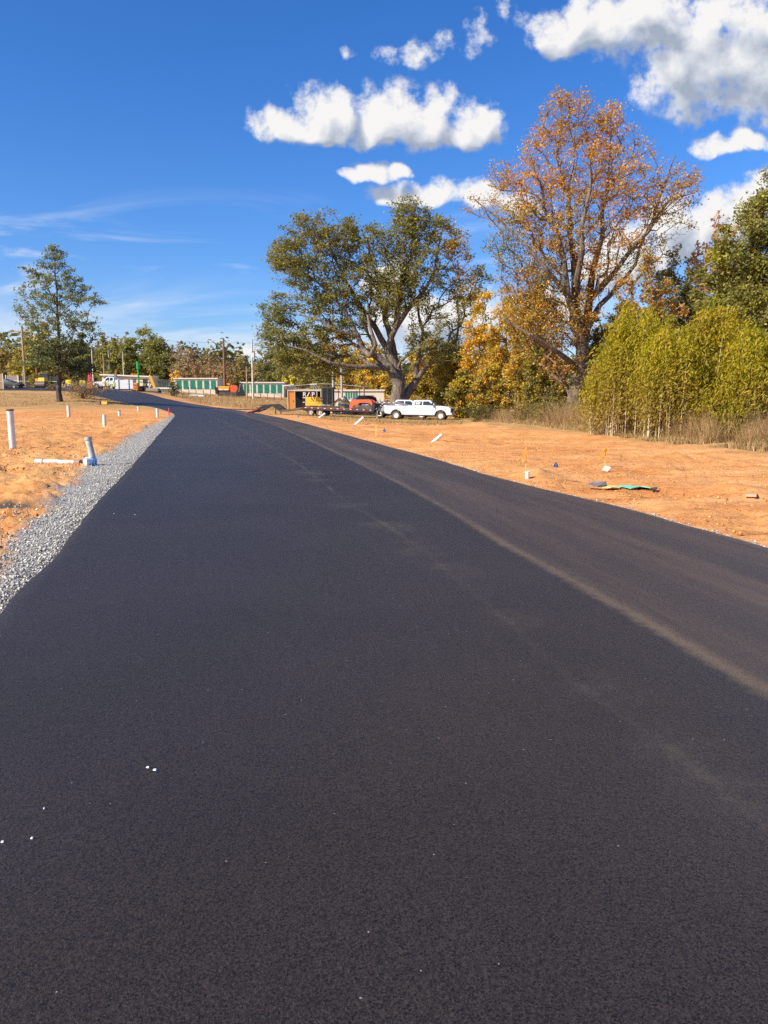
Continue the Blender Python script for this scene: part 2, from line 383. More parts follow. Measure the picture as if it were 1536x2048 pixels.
def asphalt():
    m, n, l, b = nt('fresh_asphalt')
    g = N(n, 'ShaderNodeNewGeometry')
    def math_(op, a, b_=None, c_=None):
        q = N(n, 'ShaderNodeMath', operation=op)
        for i_, s_ in enumerate((a, b_, c_)):
            if s_ is None: continue
            if isinstance(s_, (int, float)): q.inputs[i_].default_value = s_
            else: l.new(s_, q.inputs[i_])
        return q.outputs[0]
    def sst(x, a, b_, lo=0., hi=1.):
        q = N(n, 'ShaderNodeMapRange', interpolation_type='SMOOTHSTEP')
        l.new(x, q.inputs[0]); q.inputs[1].default_value = a; q.inputs[2].default_value = b_; q.inputs[3].default_value = lo; q.inputs[4].default_value = hi
        return q.outputs[0]
    def noise(s, d=6, w=.6, vec=None):
        q = N(n, 'ShaderNodeTexNoise'); q.inputs['Scale'].default_value = s; q.inputs['Detail'].default_value = d; q.inputs['Roughness'].default_value = w
        l.new(vec or g.outputs['Position'], q.inputs['Vector']); return q.outputs[0]
    at = lambda nm: N(n, 'ShaderNodeAttribute', attribute_name=nm).outputs['Fac']
    cx = N(n, 'ShaderNodeCombineXYZ'); l.new(at('seam'), cx.inputs[0]); l.new(math_('MULTIPLY', at('along'), .06), cx.inputs[1])
    flow = cx.outputs[0]
    s0 = math_('ADD', at('seam'), math_('MULTIPLY', math_('SUBTRACT', noise(9., 6, .7), .5), .16))
    right = sst(s0, -.06, .10)
    core = math_('MULTIPLY', sst(math_('ABSOLUTE', math_('SUBTRACT', s0, .06)), 0., .10, 1, 0), sst(noise(1.6, 5, .7), .30, .62, .35, 1))
    bands = sst(noise(1.6, 8, .65, flow), .40, .66)
    dustR = math_('MULTIPLY', right, math_('ADD', .34, math_('MULTIPLY', bands, .66)))
    st = math_('ADD', at('streak'), math_('MULTIPLY', math_('SUBTRACT', noise(7., 6, .7), .5), .12))
    thin = math_('MULTIPLY', sst(math_('ABSOLUTE', st), 0., .06, 1, 0), sst(noise(.75, 5, .7), .46, .68, .12, 1))
    wide = math_('MULTIPLY', sst(math_('ABSOLUTE', st), .0, .38, 1, 0), sst(noise(.9, 6, .7), .45, .8))
    vo = N(n, 'ShaderNodeTexVoronoi'); vo.inputs['Scale'].default_value = 215; l.new(g.outputs['Position'], vo.inputs['Vector'])
    vo2 = N(n, 'ShaderNodeTexVoronoi'); vo2.inputs['Scale'].default_value = 42; l.new(g.outputs['Position'], vo2.inputs['Vector'])
    sep = N(n, 'ShaderNodeSeparateColor'); l.new(vo.outputs['Color'], sep.inputs[0])
    rnd = sep.outputs[0]
    base = N(n, 'ShaderNodeMix', data_type='RGBA'); l.new(sep.outputs[1], base.inputs[0])
    base.inputs[6].default_value = (.012, .0090, .0080, 1); base.inputs[7].default_value = (.041, .0300, .0250, 1)
    sc = N(n, 'ShaderNodeVectorMath', operation='SCALE'); l.new(base.outputs[2], sc.inputs[0])
    l.new(sst(noise(.45, 6, .6), .3, .7, .82, 1.18), sc.inputs['Scale'])
    fleck = math_('GREATER_THAN', rnd, .99985)
    mf = N(n, 'ShaderNodeMix', data_type='RGBA'); l.new(fleck, mf.inputs[0]); l.new(sc.outputs[0], mf.inputs[6]); mf.inputs[7].default_value = (.30, .29, .28, 1)
    def dust(col, fac, c_, a):
        q = N(n, 'ShaderNodeMix', data_type='RGBA'); l.new(math_('MULTIPLY', fac, a), q.inputs[0]); l.new(col, q.inputs[6]); q.inputs[7].default_value = (*c_, 1); return q.outputs[2]
    po = N(n, 'ShaderNodeVectorMath', operation='SCALE'); l.new(mf.outputs[2], po.inputs[0]); l.new(sst(rnd, .08, .22, .15, 1.), po.inputs['Scale'])
    c = dust(po.outputs[0], dustR, (.17, .11, .065), .46)
    c = dust(c, core, (.38, .27, .15), .20)
    c = dust(c, wide, (.24, .18, .11), .22)
    c = dust(c, thin, (.40, .33, .22), .13)
    eg = math_('ADD', at('edge'), math_('MULTIPLY', math_('SUBTRACT', noise(5., 6, .7), .5), .30))
    c = dust(c, math_('MULTIPLY', right, sst(eg, -.03, .07, 1, 0)), (.50, .28, .12), .6)
    pr_ = N(n, 'ShaderNodeVectorMath', operation='SCALE'); l.new(c, pr_.inputs[0]); l.new(sst(noise(95, 3, .8), .36, .52, .5, 1.12), pr_.inputs['Scale'])
    l.new(pr_.outputs[0], b.inputs['Base Color'])
    b.inputs['Roughness'].default_value = .55; b.inputs['Specular IOR Level'].default_value = .38; b.inputs['Specular Tint'].default_value = (1, .84, .76, 1); b.inputs['Sheen Weight'].default_value = .06; b.inputs['Sheen Roughness'].default_value = .3; b.inputs['Sheen Tint'].default_value = (1, .90, .84, 1)
    bp = N(n, 'ShaderNodeBump'); bp.inputs['Strength'].default_value = .75; bp.inputs['Distance'].default_value = .005
    pn = noise(95, 3, .8); hh = math_('ADD', math_('MULTIPLY', sst(rnd, .1, .3), .7), math_('MULTIPLY', pn, 1.4))
    hh = math_('ADD', hh, math_('MULTIPLY', vo2.outputs['Distance'], -.4))
    l.new(hh, bp.inputs['Height']); l.new(bp.outputs[0], b.inputs['Normal'])
    return m
rx, ry = rv[:, 0], rv[:, 1]
tag(link('road', raw_mesh('road', rv, rf, smooth=True, attrs={'seam': -dist(rx, ry, seam, True)*-1, 'streak': dist(rx, ry, streak, True), 'along': along, 'edge': np.minimum(dist(rx, ry, LL), dist(rx, ry, RR))}), asphalt()), kind='structure')
# ---------------------------------------------------------------- loose stones
def stones(name, poly, n, s0, s1, cols, zoff, dmax=60, pw=1.0):
    x0, y0 = poly.min(0); x1, y1 = poly.max(0)
    y1 = min(y1, dmax)
    t = rng.random(n*14); y = np.maximum(y0, 3.)*(y1/max(y0, 3.))**(t**pw); x = x0+(x1-x0)*rng.random(n*14)
    keep = inside(x, y, poly) & (~inside(x, y, road_poly)); w = 1/np.maximum(y, 3)
    keep &= rng.random(len(x)) < 1
    x, y = x[keep][:n], y[keep][:n]; n = len(x)
    base = np.array([(1, 0, 0), (-1, 0, 0), (0, 1, 0), (0, -1, 0), (0, 0, 1), (0, 0, -1)], float)
    s = (s0+(s1-s0)*rng.random(n)**2)[:, None, None]
    vv = base[None]*s*(.55+.7*rng.random((n, 6, 1)))+(rng.random((n, 6, 3))-.5)*s*.7
    an = rng.random(n)*6.28; ca, sa = np.cos(an)[:, None], np.sin(an)[:, None]
    vx = vv[..., 0]*ca-vv[..., 1]*sa; vy = vv[..., 0]*sa+vv[..., 1]*ca
    vv = np.stack([vx+x[:, None], vy+y[:, None], vv[..., 2]*.75+(ground(x, y)+zoff)[:, None]+rng.random(n)[:, None]*.01], 2)
    fb = np.array([(0, 2, 4), (2, 1, 4), (1, 3, 4), (3, 0, 4), (2, 0, 5), (1, 2, 5), (3, 1, 5), (0, 3, 5)])
    ff = (fb[None]+np.arange(n)[:, None, None]*6).reshape(-1, 3)
    cc = np.array(cols)[rng.integers(0, len(cols), n)]*(.7+.6*rng.random((n, 1)))
    return tag(link(name, raw_mesh(name, vv.reshape(-1, 3), ff, col=np.repeat(cc, 6, 0)), vcol_mat('stone', .85)), kind='stuff')
greys = [(.40, .38, .32), (.54, .50, .42), (.60, .56, .48), (.30, .29, .25), (.44, .43, .37), (.66, .62, .54)]
g1 = stones('gravel', gravel_poly, 62000, .006, .020, greys, .012, 60)
tag(g1, 'grey crushed stone shoulder along the left edge of the asphalt', 'gravel')
spill = np.vstack([OUTw[1:14]+(-.55, 0), OUTw[1:14][::-1]+(.1, 0)])
g2 = stones('scattered_gravel', spill, 1500, .01, .026, greys, .03, 50)
tag(g2, 'loose grey stones scattered on the clay beside the gravel shoulder', 'gravel')
right_edge = RR[30:250]
strip = np.vstack([right_edge+(.02, 0), right_edge[::-1]+(.22, .05)])
g3 = stones('edge_gravel', strip, 5000, .008, .022, greys+[(.5, .33, .2)]*3, .02, 70)
tag(g3, 'thin line of pale stones along the right edge of the asphalt', 'gravel')
# clay clods
cl = [(.72, .34, .085), (.64, .28, .07), (.80, .44, .14), (.36, .16, .05)]
cp1 = arr([(-1.9, 2)]+[G(*p) for p in [(60,1055),(115,990),(160,935),(215,900),(320,838),(330,822),(0,822)]]+[(-40, 60), (-12, 5)])
c1 = stones('clay_clods', cp1, 17000, .006, .040, cl, .03, 70); tag(c1, 'crumbled orange clay clods left of the gravel shoulder', 'clay clods')
cp2 = arr([RR[30]+(.3, 0)]+[RR[i_]+(.3, 0) for i_ in range(40, 250, 20)]+[G(*p) for p in [(620,840),(900,860),(1100,885),(1536,930)]]+[(14, 8)])
c2 = stones('clay_clods', cp2, 6500, .006, .026, cl, .02, 60); tag(c2, 'small clay clods and crumbs right of the asphalt', 'clay clods')
# ---------------------------------------------------------------- trees
def lin(*c): return tuple(c)
GRN = [(.125,.128,.030),(.165,.160,.034),(.095,.104,.030),(.20,.180,.042),(.155,.125,.028)]
OLV = [(.12,.115,.028),(.17,.150,.032),(.09,.095,.028),(.21,.17,.035)]
YEL = [(.40,.26,.03),(.48,.32,.035),(.30,.22,.03),(.26,.21,.03),(.44,.24,.03)]
ORG = [(.41,.20,.032),(.37,.17,.03),(.45,.25,.04),(.33,.19,.038),(.37,.24,.045)]
RUST = [(.32,.185,.040),(.27,.145,.034),(.37,.225,.045),(.25,.165,.042)]
DRK = [(.030,.040,.020),(.042,.052,.024),(.025,.034,.018)]
BRN = [(.22,.145,.065),(.18,.12,.06),(.26,.18,.085)]
LIM = [(.37,.32,.014),(.45,.37,.016),(.27,.26,.014),(.50,.37,.018)]
GAIN = 1.9
BLU = [(.115,.135,.055),(.150,.165,.060),(.085,.105,.045),(.19,.180,.055)]
PNK = [(.50,.25,.19),(.45,.20,.14),(.38,.22,.15)]
BARK = {'sweet': [(.26,.20,.14),(.12,.09,.065)], 'grey': [(.26,.205,.15),(.17,.13,.095)], 'dark': [(.10,.08,.065),(.07,.058,.05)], 'pale': [(.36,.29,.22),(.26,.21,.16)], 'brown': [(.17,.11,.07),(.13,.09,.06)]}
def leaf_mesh(name, c, col, size, aspect=.55, droop=.0, flat=.35):
    """rhombic leaf sprays at centres c (n,3)"""
    n = len(c); d = rng.normal(size=(n, 3)); d[:, 2] = d[:, 2]*.7-droop; d /= np.linalg.norm(d, axis=1)[:, None]
    w = rng.normal(size=(n, 3)); w[:, 2] *= flat; w -= d*(w*d).sum(1)[:, None]; w /= np.linalg.norm(w, axis=1)[:, None]+1e-9
    s = size*(.6+.8*rng.random((n, 1)))
    v = np.stack([c-d*s*.5, c+w*s*aspect*.5, c+d*s*.5, c-w*s*aspect*.5], 1).reshape(-1, 3)
    return raw_mesh(name, v, np.arange(4*n).reshape(-1, 4), col=np.repeat(col, 4, 0))
def tubes_mesh(name, a, b, ra, rb, col, n=5):
    d = b-a; L = np.linalg.norm(d, axis=1)[:, None]+1e-9; d = d/L
    ref = np.where(np.abs(d[:, 2:3]) < .9, [[0, 0, 1.]], [[1., 0, 0]]); t = np.cross(d, ref); t /= np.linalg.norm(t, axis=1)[:, None]; w = np.cross(d, t)
    an = np.arange(n)*2*math.pi/n
    ring = np.cos(an)[None, :, None]*t[:, None]+np.sin(an)[None, :, None]*w[:, None]
    v = np.stack([a[:, None]+ring*ra[:, None, None], b[:, None]+d[:, None]*rb[:, None, None]*.3+ring*rb[:, None, None]], 1).reshape(-1, 3)
    k_ = np.arange(n); q = np.stack([k_, (k_+1) % n, n+(k_+1) % n, n+k_], 1)
    f_ = (q[None]+(np.arange(len(a))*2*n)[:, None, None]).reshape(-1, 4)
    return raw_mesh(name, v, f_, col=np.repeat(col, 2*n, 0), smooth=True)
def bark_mat():
    if 'bark' in MC: return MC['bark']
    m, n_, l_, b = nt('bark'); a = N(n_, 'ShaderNodeAttribute', attribute_name='col'); b.inputs['Roughness'].default_value = .9
    g_ = N(n_, 'ShaderNodeNewGeometry'); mp_ = N(n_, 'ShaderNodeMapping'); mp_.inputs['Scale'].default_value = (1, 1, .35); l_.new(g_.outputs['Position'], mp_.inputs[0])
    q = N(n_, 'ShaderNodeTexNoise'); q.inputs['Scale'].default_value = 5; q.inputs['Detail'].default_value = 6; l_.new(mp_.outputs[0], q.inputs['Vector'])
    r_ = N(n_, 'ShaderNodeMapRange'); r_.inputs[1].default_value = .35; r_.inputs[2].default_value = .65; r_.inputs[3].default_value = .5; r_.inputs[4].default_value = 1.35; l_.new(q.outputs[0], r_.inputs[0])
    s_ = N(n_, 'ShaderNodeVectorMath', operation='SCALE'); l_.new(a.outputs[0], s_.inputs[0]); l_.new(r_.outputs[0], s_.inputs['Scale']); l_.new(s_.outputs[0], b.inputs['Base Color'])
    bp = N(n_, 'ShaderNodeBump'); bp.inputs['Distance'].default_value = .12; l_.new(q.outputs[0], bp.inputs['Height']); l_.new(bp.outputs[0], b.inputs['Normal'])
    MC['bark'] = m; return m
def grow(att, nodes, par, bf=.35, seg=1.2, wob=.12):
    """attach every attractor to the cheapest node of the growing skeleton"""
    cap = len(nodes)+len(att)*8; Pn = np.zeros((cap, 3)); Pl = np.zeros(cap); n = len(nodes)
    Pn[:n] = nodes; par = list(par)
    for i in range(1, n): Pl[i] = Pl[par[i]]+np.linalg.norm(Pn[i]-Pn[par[i]])
    tips = []
    order = np.argsort(np.linalg.norm(att-Pn[0], axis=1))
    for k_ in order:
        p = att[k_]; d = np.linalg.norm(Pn[:n]-p, axis=1)
        up = np.maximum(Pn[:n, 2]-p[2], 0)*.5
        j = int(np.argmin(d+bf*(Pl[:n])+up)); L = d[j]
        m = int(min(6, max(1, round(L/seg)))); prev = j; a = Pn[j].copy()
        sag = rng.normal(size=3)*wob*L; sag[2] += .06*L
        for q in range(1, m+1):
            t = q/m; x = a*(1-t)+p*t+sag*math.sin(math.pi*t)
            if q < m: x = x+rng.normal(size=3)*wob*.3*L/m
            Pn[n] = x; Pl[n] = Pl[prev]+np.linalg.norm(x-Pn[prev]); par.append(prev); prev = n; n += 1
        tips.append(n-1)
    return Pn[:n], par, tips
def tree(name, label, px, D, limbs, blobs, n_att, leaves, size, spread, bark='grey', r_tip=.012, cat='tree', group=None, base=None,
         depth=.8, aspect=.55, twigs=1, py_base=None, r_max=None, droop=0, jit=.22, bf=.35, flatz=.6, min_z=.3):
    """limbs: pixel polylines [(px, py, depth offset, radius)...] starting at the base; blobs: (px, py, rx, ry, weight, palette[, depth offset])"""
    if base is None: base = GD(px, D)
    root = thing(name, label, cat, base, group=group); B = np.array(base)
    nodes = [B-B-np.array([0, 0, .25])]; par = [-1]; rad = {0: limbs[0][0][3]*1.5 if limbs else .2}
    for lim in limbs:
        prev = 0; last = None
        for i, (qx, qy, dd, r_) in enumerate(lim):
            p = np.array(P(qx, qy, D+dd))-B
            if i == 0:
                dist_ = [np.linalg.norm(p-x) for x in nodes]; prev = int(np.argmin(dist_))
                if dist_[prev] < .35*max(1, r_): continue
            a = nodes[prev]; m = max(1, int(np.linalg.norm(p-a)/1.3)); ra = rad[prev] if i > 0 or prev == 0 else r_
            ra = min(ra, r_*1.8)
            off = rng.normal(size=3)*.05*np.linalg.norm(p-a)
            for q in range(1, m+1):
                t = q/m; nodes.append(a*(1-t)+p*t+off*math.sin(math.pi*t)); par.append(prev); prev = len(nodes)-1; rad[prev] = ra*(1-t)+r_*t
    nodes = np.array(nodes)
    wts = np.array([b[4]*b[2]*b[3] for b in blobs], float); wts /= wts.sum()
    att = []; pal = []
    for bi, b in enumerate(blobs):
        k_ = max(1, int(round(n_att*wts[bi])))
        s = D*MPP; dd = b[6] if len(b) > 6 else 0
        q = rng.normal(size=(k_, 3)); q /= np.linalg.norm(q, axis=1)[:, None]; q *= (rng.random((k_, 1))**(1/2.4))
        c = np.array(P(b[0], b[1], D+dd))-B
        pts = c+q*np.array([b[2]*s, b[2]*s*depth, b[3]*s]); pts[:, 2] = np.maximum(pts[:, 2], min_z)
        att.append(pts); pal += [b[5]]*k_
    att = np.vstack(att)
    Pn, par, tips = grow(att, nodes, par, bf=bf, seg=max(.5, 1.3*D/80))
    n = len(Pn); cnt = np.zeros(n); cnt[tips] = 1; par_ = np.array(par)
    for i in range(n-1, 0, -1): cnt[par_[i]] += cnt[i]
    r_ = r_tip*np.maximum(cnt, 1)**.46
    if r_max: r_ = np.minimum(r_, r_max)
    for i, v_ in rad.items(): r_[i] = max(r_[i] if not r_max else 0, v_)
    for i in range(1, n): r_[i] = min(r_[i], r_[par_[i]]*1.02)
    ch = np.arange(1, n)
    bc = np.array(BARK[bark]); mixf = rng.random((len(ch), 1))*.3+np.clip(1-r_[ch]/.2, 0, 1)[:, None]*.5
    mixf = np.clip(mixf, 0, 1); bcol = bc[1]*(1-mixf)+bc[0]*mixf
    link('trunk', tubes_mesh('trunk', Pn[par_[ch]], Pn[ch], r_[par_[ch]]*np.where(r_[par_[ch]] > 2*r_[ch], .6, 1), r_[ch], bcol, 7), bark_mat(), root)
    # leaves around tips and along the last twigs
    T_ = np.array(tips); order = np.argsort(np.linalg.norm(att-nodes[0], axis=1)); palo = [pal[i] for i in order]
    per = leaves/len(T_); cen = []; col = []
    for t_, pl in zip(T_, palo):
        k_ = rng.poisson(per*(.15+2.5*rng.random()**1.9))
        if k_ == 0: continue
        o = rng.normal(size=(k_, 3))*spread; o[:, 2] *= flatz
        back = rng.random((k_, 1))*.5
        cen.append(Pn[t_]*(1-back)+Pn[par_[t_]]*back+o)
        pc = np.array(pl); base_c = pc[rng.integers(len(pc))]
        cc = pc[rng.integers(0, len(pc), k_)]*.5+base_c*.5
        col.append(cc*(1-jit+2*jit*rng.random((k_, 1))))
    cen = np.vstack(cen); col = np.vstack(col)*GAIN; cen[:, 2] = np.maximum(cen[:, 2], .05)
    link('crown', leaf_mesh('crown', cen, col, size, aspect, droop), vcol_mat('foliage', .6, .40), root)
    return root

# big evergreen oak behind the trailer and the pickup
tree('oak_tree', 'huge spreading dark green oak with forked pale trunk behind the white pickup', 802, 88, [
  [(796,838,0,.920),(794,800,0,.800),(798,770,0,.680),(780,735,0,.496),(752,712,0,.400),(728,700,-1,.320),(715,672,-1,.272),(700,640,-1,.224),(672,600,-1,.160),(630,560,0,.096)],
  [(798,770,0,.680),(795,740,1,.480),(775,700,1,.400),(748,650,2,.320),(720,610,2,.264),(690,560,2,.192),(660,500,2,.112)],
  [(795,740,1,.480),(785,690,2,.384),(770,640,2,.304),(757,590,3,.224),(745,530,3,.160),(735,470,3,.080)],
  [(775,700,1,.400),(792,655,0,.320),(815,620,0,.272),(845,585,0,.208),(870,540,0,.160),(880,480,0,.080)],
  [(792,655,0,.320),(800,600,1,.240),(815,540,1,.192),(825,470,1,.128),(828,420,1,.064)],
  [(808,795,1,.640),(832,762,2,.360),(850,735,2,.272),(880,715,2,.192),(920,700,2,.120),(940,680,2,.080)],
  [(832,762,2,.360),(845,700,2,.240),(842,650,2,.176),(835,600,2,.128)],
  [(780,735,0,.400),(720,735,-2,.208),(660,725,-3,.160),(610,700,-3,.112),(570,690,-3,.064)],
  [(728,700,-1,.240),(740,712,-2,.240),(752,690,-3,.208),(742,660,-3,.176),(735,630,-3,.128)],
  [(715,672,-1,.240),(675,662,-2,.160),(640,640,-2,.112),(600,630,-2,.064)],
  [(905,700,6,.176),(918,640,6,.160),(922,580,6,.128),(915,520,6,.080)],
 ], [
  (640,470,75,48,1,OLV+GRN),(590,520,55,60,1,GRN),(560,510,30,35,1,GRN+OLV),(620,560,60,50,.9,GRN),(700,480,60,45,1,GRN+OLV),(740,520,55,60,.7,GRN),(690,560,60,55,.8,GRN),
  (820,430,40,38,1.4,OLV),(800,480,55,45,1.1,OLV+GRN),(860,460,45,45,1,GRN+OLV),(850,530,60,50,.9,OLV),(905,500,40,50,.9,RUST+OLV),(930,560,40,60,.7,ORG+OLV),(940,620,40,45,.6,GRN),
  (960,560,30,50,.5,GRN+OLV),(780,580,60,45,.8,OLV),(840,600,45,35,.7,OLV),(560,615,42,35,1.3,BLU+GRN),(550,655,38,30,1.3,BLU+GRN),(600,680,55,35,1.1,GRN+OLV),(575,700,45,20,1,GRN),(640,640,50,45,.7,GRN),(620,710,60,25,.7,GRN),(660,600,50,40,.7,GRN),
  (700,650,45,40,1,OLV+GRN),(760,600,60,50,.8,OLV+GRN),(800,560,50,40,.8,GRN),(600,725,60,26,1.2,GRN+OLV),(540,690,30,24,1,GRN),(660,740,50,18,.8,OLV+GRN),(890,580,40,40,.5,GRN),(890,690,60,40,.7,OLV+GRN),(850,680,40,40,.6,OLV),(650,690,40,30,.6,ORG+OLV),(870,640,35,35,.5,GRN),(680,720,60,25,.5,OLV)],
 2300, 88000, .25, .34, bark='grey', r_tip=.014, depth=1.0, r_max=.22)
# tall half-bare sweetgum on the right
tree('sweetgum_tree', 'tallest tree, half bare with rust orange leaves and dark forked trunk', 1150, 60, [
  [(1143,846,0,.72),(1148,800,0,.6),(1160,745,0,.54),(1164,700,0,.48),(1156,650,0,.36),(1150,600,0,.3),(1148,540,0,.24),(1140,470,0,.16),(1135,380,0,.1),(1140,260,0,.05)],
  [(1160,700,0,.42),(1172,660,1,.34),(1178,600,1,.3),(1185,540,1,.24),(1205,470,1,.18),(1215,380,1,.12),(1222,270,1,.05)],
  [(1156,650,0,.36),(1135,590,-1,.24),(1128,520,-1,.2),(1110,450,-1,.14),(1085,380,-1,.1),(1060,310,-1,.05)],
  [(1172,660,1,.3),(1200,610,1,.2),(1240,570,2,.16),(1270,530,2,.13),(1300,450,2,.1),(1340,400,2,.07),(1390,385,2,.04)],
  [(1178,600,1,.3),(1225,550,0,.2),(1262,500,0,.16),(1300,460,0,.12),(1325,380,0,.07),(1350,310,0,.04)],
  [(1135,590,-1,.2),(1095,540,-2,.14),(1050,490,-2,.1),(1000,440,-2,.07),(950,400,-2,.04)],
  [(1150,600,0,.24),(1165,500,-2,.18),(1170,420,-2,.14),(1180,330,-2,.08)],
  [(1158,745,0,.3),(1110,700,-2,.16),(1060,670,-3,.12),(1010,640,-3,.08)],
 ], [
  (1140,240,60,50,1,RUST),(1085,300,45,42,.8,RUST+ORG),(1220,270,50,55,1,RUST+ORG),(1285,305,45,32,.5,RUST),(1180,340,80,60,1,ORG+RUST),(1060,370,70,55,1,ORG),(1000,350,35,35,.6,RUST),(1260,380,80,55,1,ORG+RUST),
  (1350,370,50,50,.8,RUST),(1130,440,90,60,1,ORG+YEL+OLV),(1040,440,60,40,1.1,YEL+OLV),(970,410,50,25,.5,RUST),(1230,460,70,50,.7,ORG),(1330,440,60,40,.5,ORG+GRN),(1090,520,70,50,1,ORG+OLV),(1010,500,50,40,.7,OLV+GRN),
  (1190,540,50,60,.8,ORG),(1250,530,60,40,.4,GRN+BRN),(1300,500,50,40,.4,RUST+GRN),(1165,620,35,60,.6,ORG),(1110,640,80,55,1.5,ORG+OLV),(1050,620,65,50,1.5,ORG+YEL+OLV),(1080,570,60,45,1.2,ORG+OLV),(1030,560,40,35,.5,BRN),
  (1120,200,30,25,.6,RUST),(1210,225,30,25,.6,RUST),(1130,720,45,45,.8,ORG),(1385,395,28,18,.4,BRN)],
 2800, 58000, .165, .28, bark='sweet', r_tip=.011, depth=.9, r_max=.16, jit=.25)
# lone tree on the lawn at the left
tree('lawn_tree', 'lone conical green tree standing on the dry lawn at left', 120, 90, [
  [(121,804,0,.26),(120,740,0,.22),(117,660,0,.16),(114,580,0,.1),(110,520,0,.05),(100,492,0,.03)]],
 [(108,510,18,20,1.2,BLU),(118,505,12,12,1,BLU),(100,545,40,22,1,BLU),(140,550,22,16,1,BLU),(62,545,22,14,.9,BLU),(90,580,55,24,1,BLU),(150,580,40,20,1,BLU),(110,610,70,24,1,BLU),(180,600,34,12,1,BLU),(55,620,30,18,.9,BLU+OLV),
  (100,650,65,25,1,BLU),(165,640,40,18,.9,BLU),(185,655,26,14,.9,BLU),(120,690,62,24,1.3,DRK+BLU),(85,700,40,20,1,DRK+BLU),(165,690,40,22,1.1,DRK+BLU),(125,725,60,22,1.5,DRK+BLU),(160,735,36,22,1.5,DRK),(75,725,35,14,1,DRK+BLU),(205,604,16,6,1,BLU)],
 800, 19000, .24, .27, bark='dark', r_tip=.01, depth=1.0, bf=.25, flatz=.4)
# mid-sized trees
TGG = 1.0
def simple(name, label, px, D, top, w, pal, n_att=90, leaves=3500, size=.4, bark='brown', low=.25, spread=None, group='trees behind the building site', cat='tree', lean=0, py_b=None, tr=None, r_tip=.02, flatz=.7):
    base = GD(px, D); pb = 1024-F*((CT*0+0))  # unused
    zb = (base.z-EYE)/D; yb = HOR-zb*1571
    H = yb-top
    bl = []; k_ = 5
    for i in range(k_):
        f_ = low+(1-low)*(i+.5)/k_; wid = w*(.55+.5*math.sin(math.pi*(.2+.62*(f_-low)/(1-low))))*(1.0 if i < k_-1 else .7)
        for s_ in (-.45, .4) if i < k_-1 else (0,):
            bl.append((px+lean*f_+s_*w+random.uniform(-.12, .12)*w, yb-H*f_+random.uniform(-.05, .05)*H, wid*.62, H*(1-low)/k_*1.05, 1, pal))
    tr = tr or max(.1, H*D*MPP*.016)
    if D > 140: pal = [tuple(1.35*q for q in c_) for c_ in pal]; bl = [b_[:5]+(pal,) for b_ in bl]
    return tree(name, label, px, D, [[(px, yb+2, 0, tr), (px+lean*.5, yb-H*.5, 0, tr*.6), (px+lean, yb-H*.85, 0, tr*.2)]], bl, n_att, leaves, size, spread or w*D*MPP*.11, bark=bark, r_tip=r_tip, group=group, cat=cat, flatz=flatz)
TG = 'trees beyond the road and the storage units'
for a in [
 ('olive green tree rising over the wooden fence at far left', 55, 150, 660, 34, OLV+YEL[2:4], 2400), ('pale yellow green tree behind the yellow roller', 88, 146, 655, 30, OLV+YEL[3:4]+LIM[:1], 2400),
 ('low lime green tree below the utility pole crossarm', 70, 140, 716, 26, LIM+OLV, 1500),
 ('brownish tree cut by the left edge of the photo', 2, 165, 668, 22, BRN+GRN, 1600),
 ('dense dark tree right behind the lone lawn tree', 163, 176, 664, 30, DRK+GRN, 3200), ('narrow dark pine left of the green storage trees', 205, 170, 672, 15, GRN, 1500),
 ('tallest dark green tree above the long beige roof', 286, 190, 656, 34, GRN+OLV[:1], 4200), ('rounded green tree left of the green standpipe', 248, 188, 668, 28, GRN+OLV[2:3], 3200),
 ('dark green tree at the right end of the evergreen clump', 322, 192, 680, 24, GRN+DRK, 2600),
 ('wide rounded green tree behind the yellow boom', 304, 186, 664, 40, GRN+OLV[:1], 3600), ('rounded olive green tree left of the standpipe poles', 228, 184, 684, 34, GRN+OLV[2:3], 2600),
 ('small yellow tree under the dark evergreens by the standpipe', 268, 172, 745, 13, YEL, 700),
 ('pale bare tree right of the evergreen clump', 358, 200, 685, 24, BRN, 700), ('wide brown leafless tree with dark trunk behind the storage units', 376, 182, 705, 30, BRN, 1200),
 ('small golden tree beside the brown leafless tree', 354, 178, 742, 14, YEL[:3], 600),
 ('greyish brown bare tree over the left storage building', 418, 200, 706, 30, BRN, 900), ('brown scrubby tree behind the bare utility pole', 448, 196, 722, 28, BRN+OLV[:1], 1400),
 ('olive topped tree between the two utility poles', 482, 200, 718, 22, OLV+BRN, 1300), ('brown scrub tree over the middle storage building', 512, 205, 722, 26, BRN+GRN, 1500),
 ('dark pine crown left of the oak', 536, 200, 700, 20, GRN+DRK, 1800), ('green tree over the storage doors left of the work shed', 572, 190, 690, 26, GRN+OLV, 2200),
 ('bright green small tree above the work shed', 580, 165, 742, 16, LIM+GRN, 900),
 ('mixed green tree left of the concrete posts', 615, 185, 688, 30, GRN+OLV, 2600), ('dull green tree right behind the dark canopy roof', 655, 175, 700, 30, OLV+GRN, 2600),
 ('yellow green tree above the dark canopy roof', 700, 165, 690, 32, OLV+YEL, 2800), ('golden green tree left of the oak trunk', 745, 150, 690, 34, OLV+YEL, 3000),
 ('small rusty tree peeping over the yellow green ones', 722, 172, 672, 22, RUST+BRN, 1000),
]:
    lb, px, D, top, w, pal, lv = a; lv = int(lv*2.2) if lv > 1100 else int(lv*1.8)
    bare = pal[0] in BRN and lv < 1300
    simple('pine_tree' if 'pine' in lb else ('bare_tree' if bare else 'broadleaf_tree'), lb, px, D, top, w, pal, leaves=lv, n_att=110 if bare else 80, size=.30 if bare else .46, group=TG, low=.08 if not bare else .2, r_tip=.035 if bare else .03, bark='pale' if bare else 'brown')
TR = 'autumn trees right of the oak'
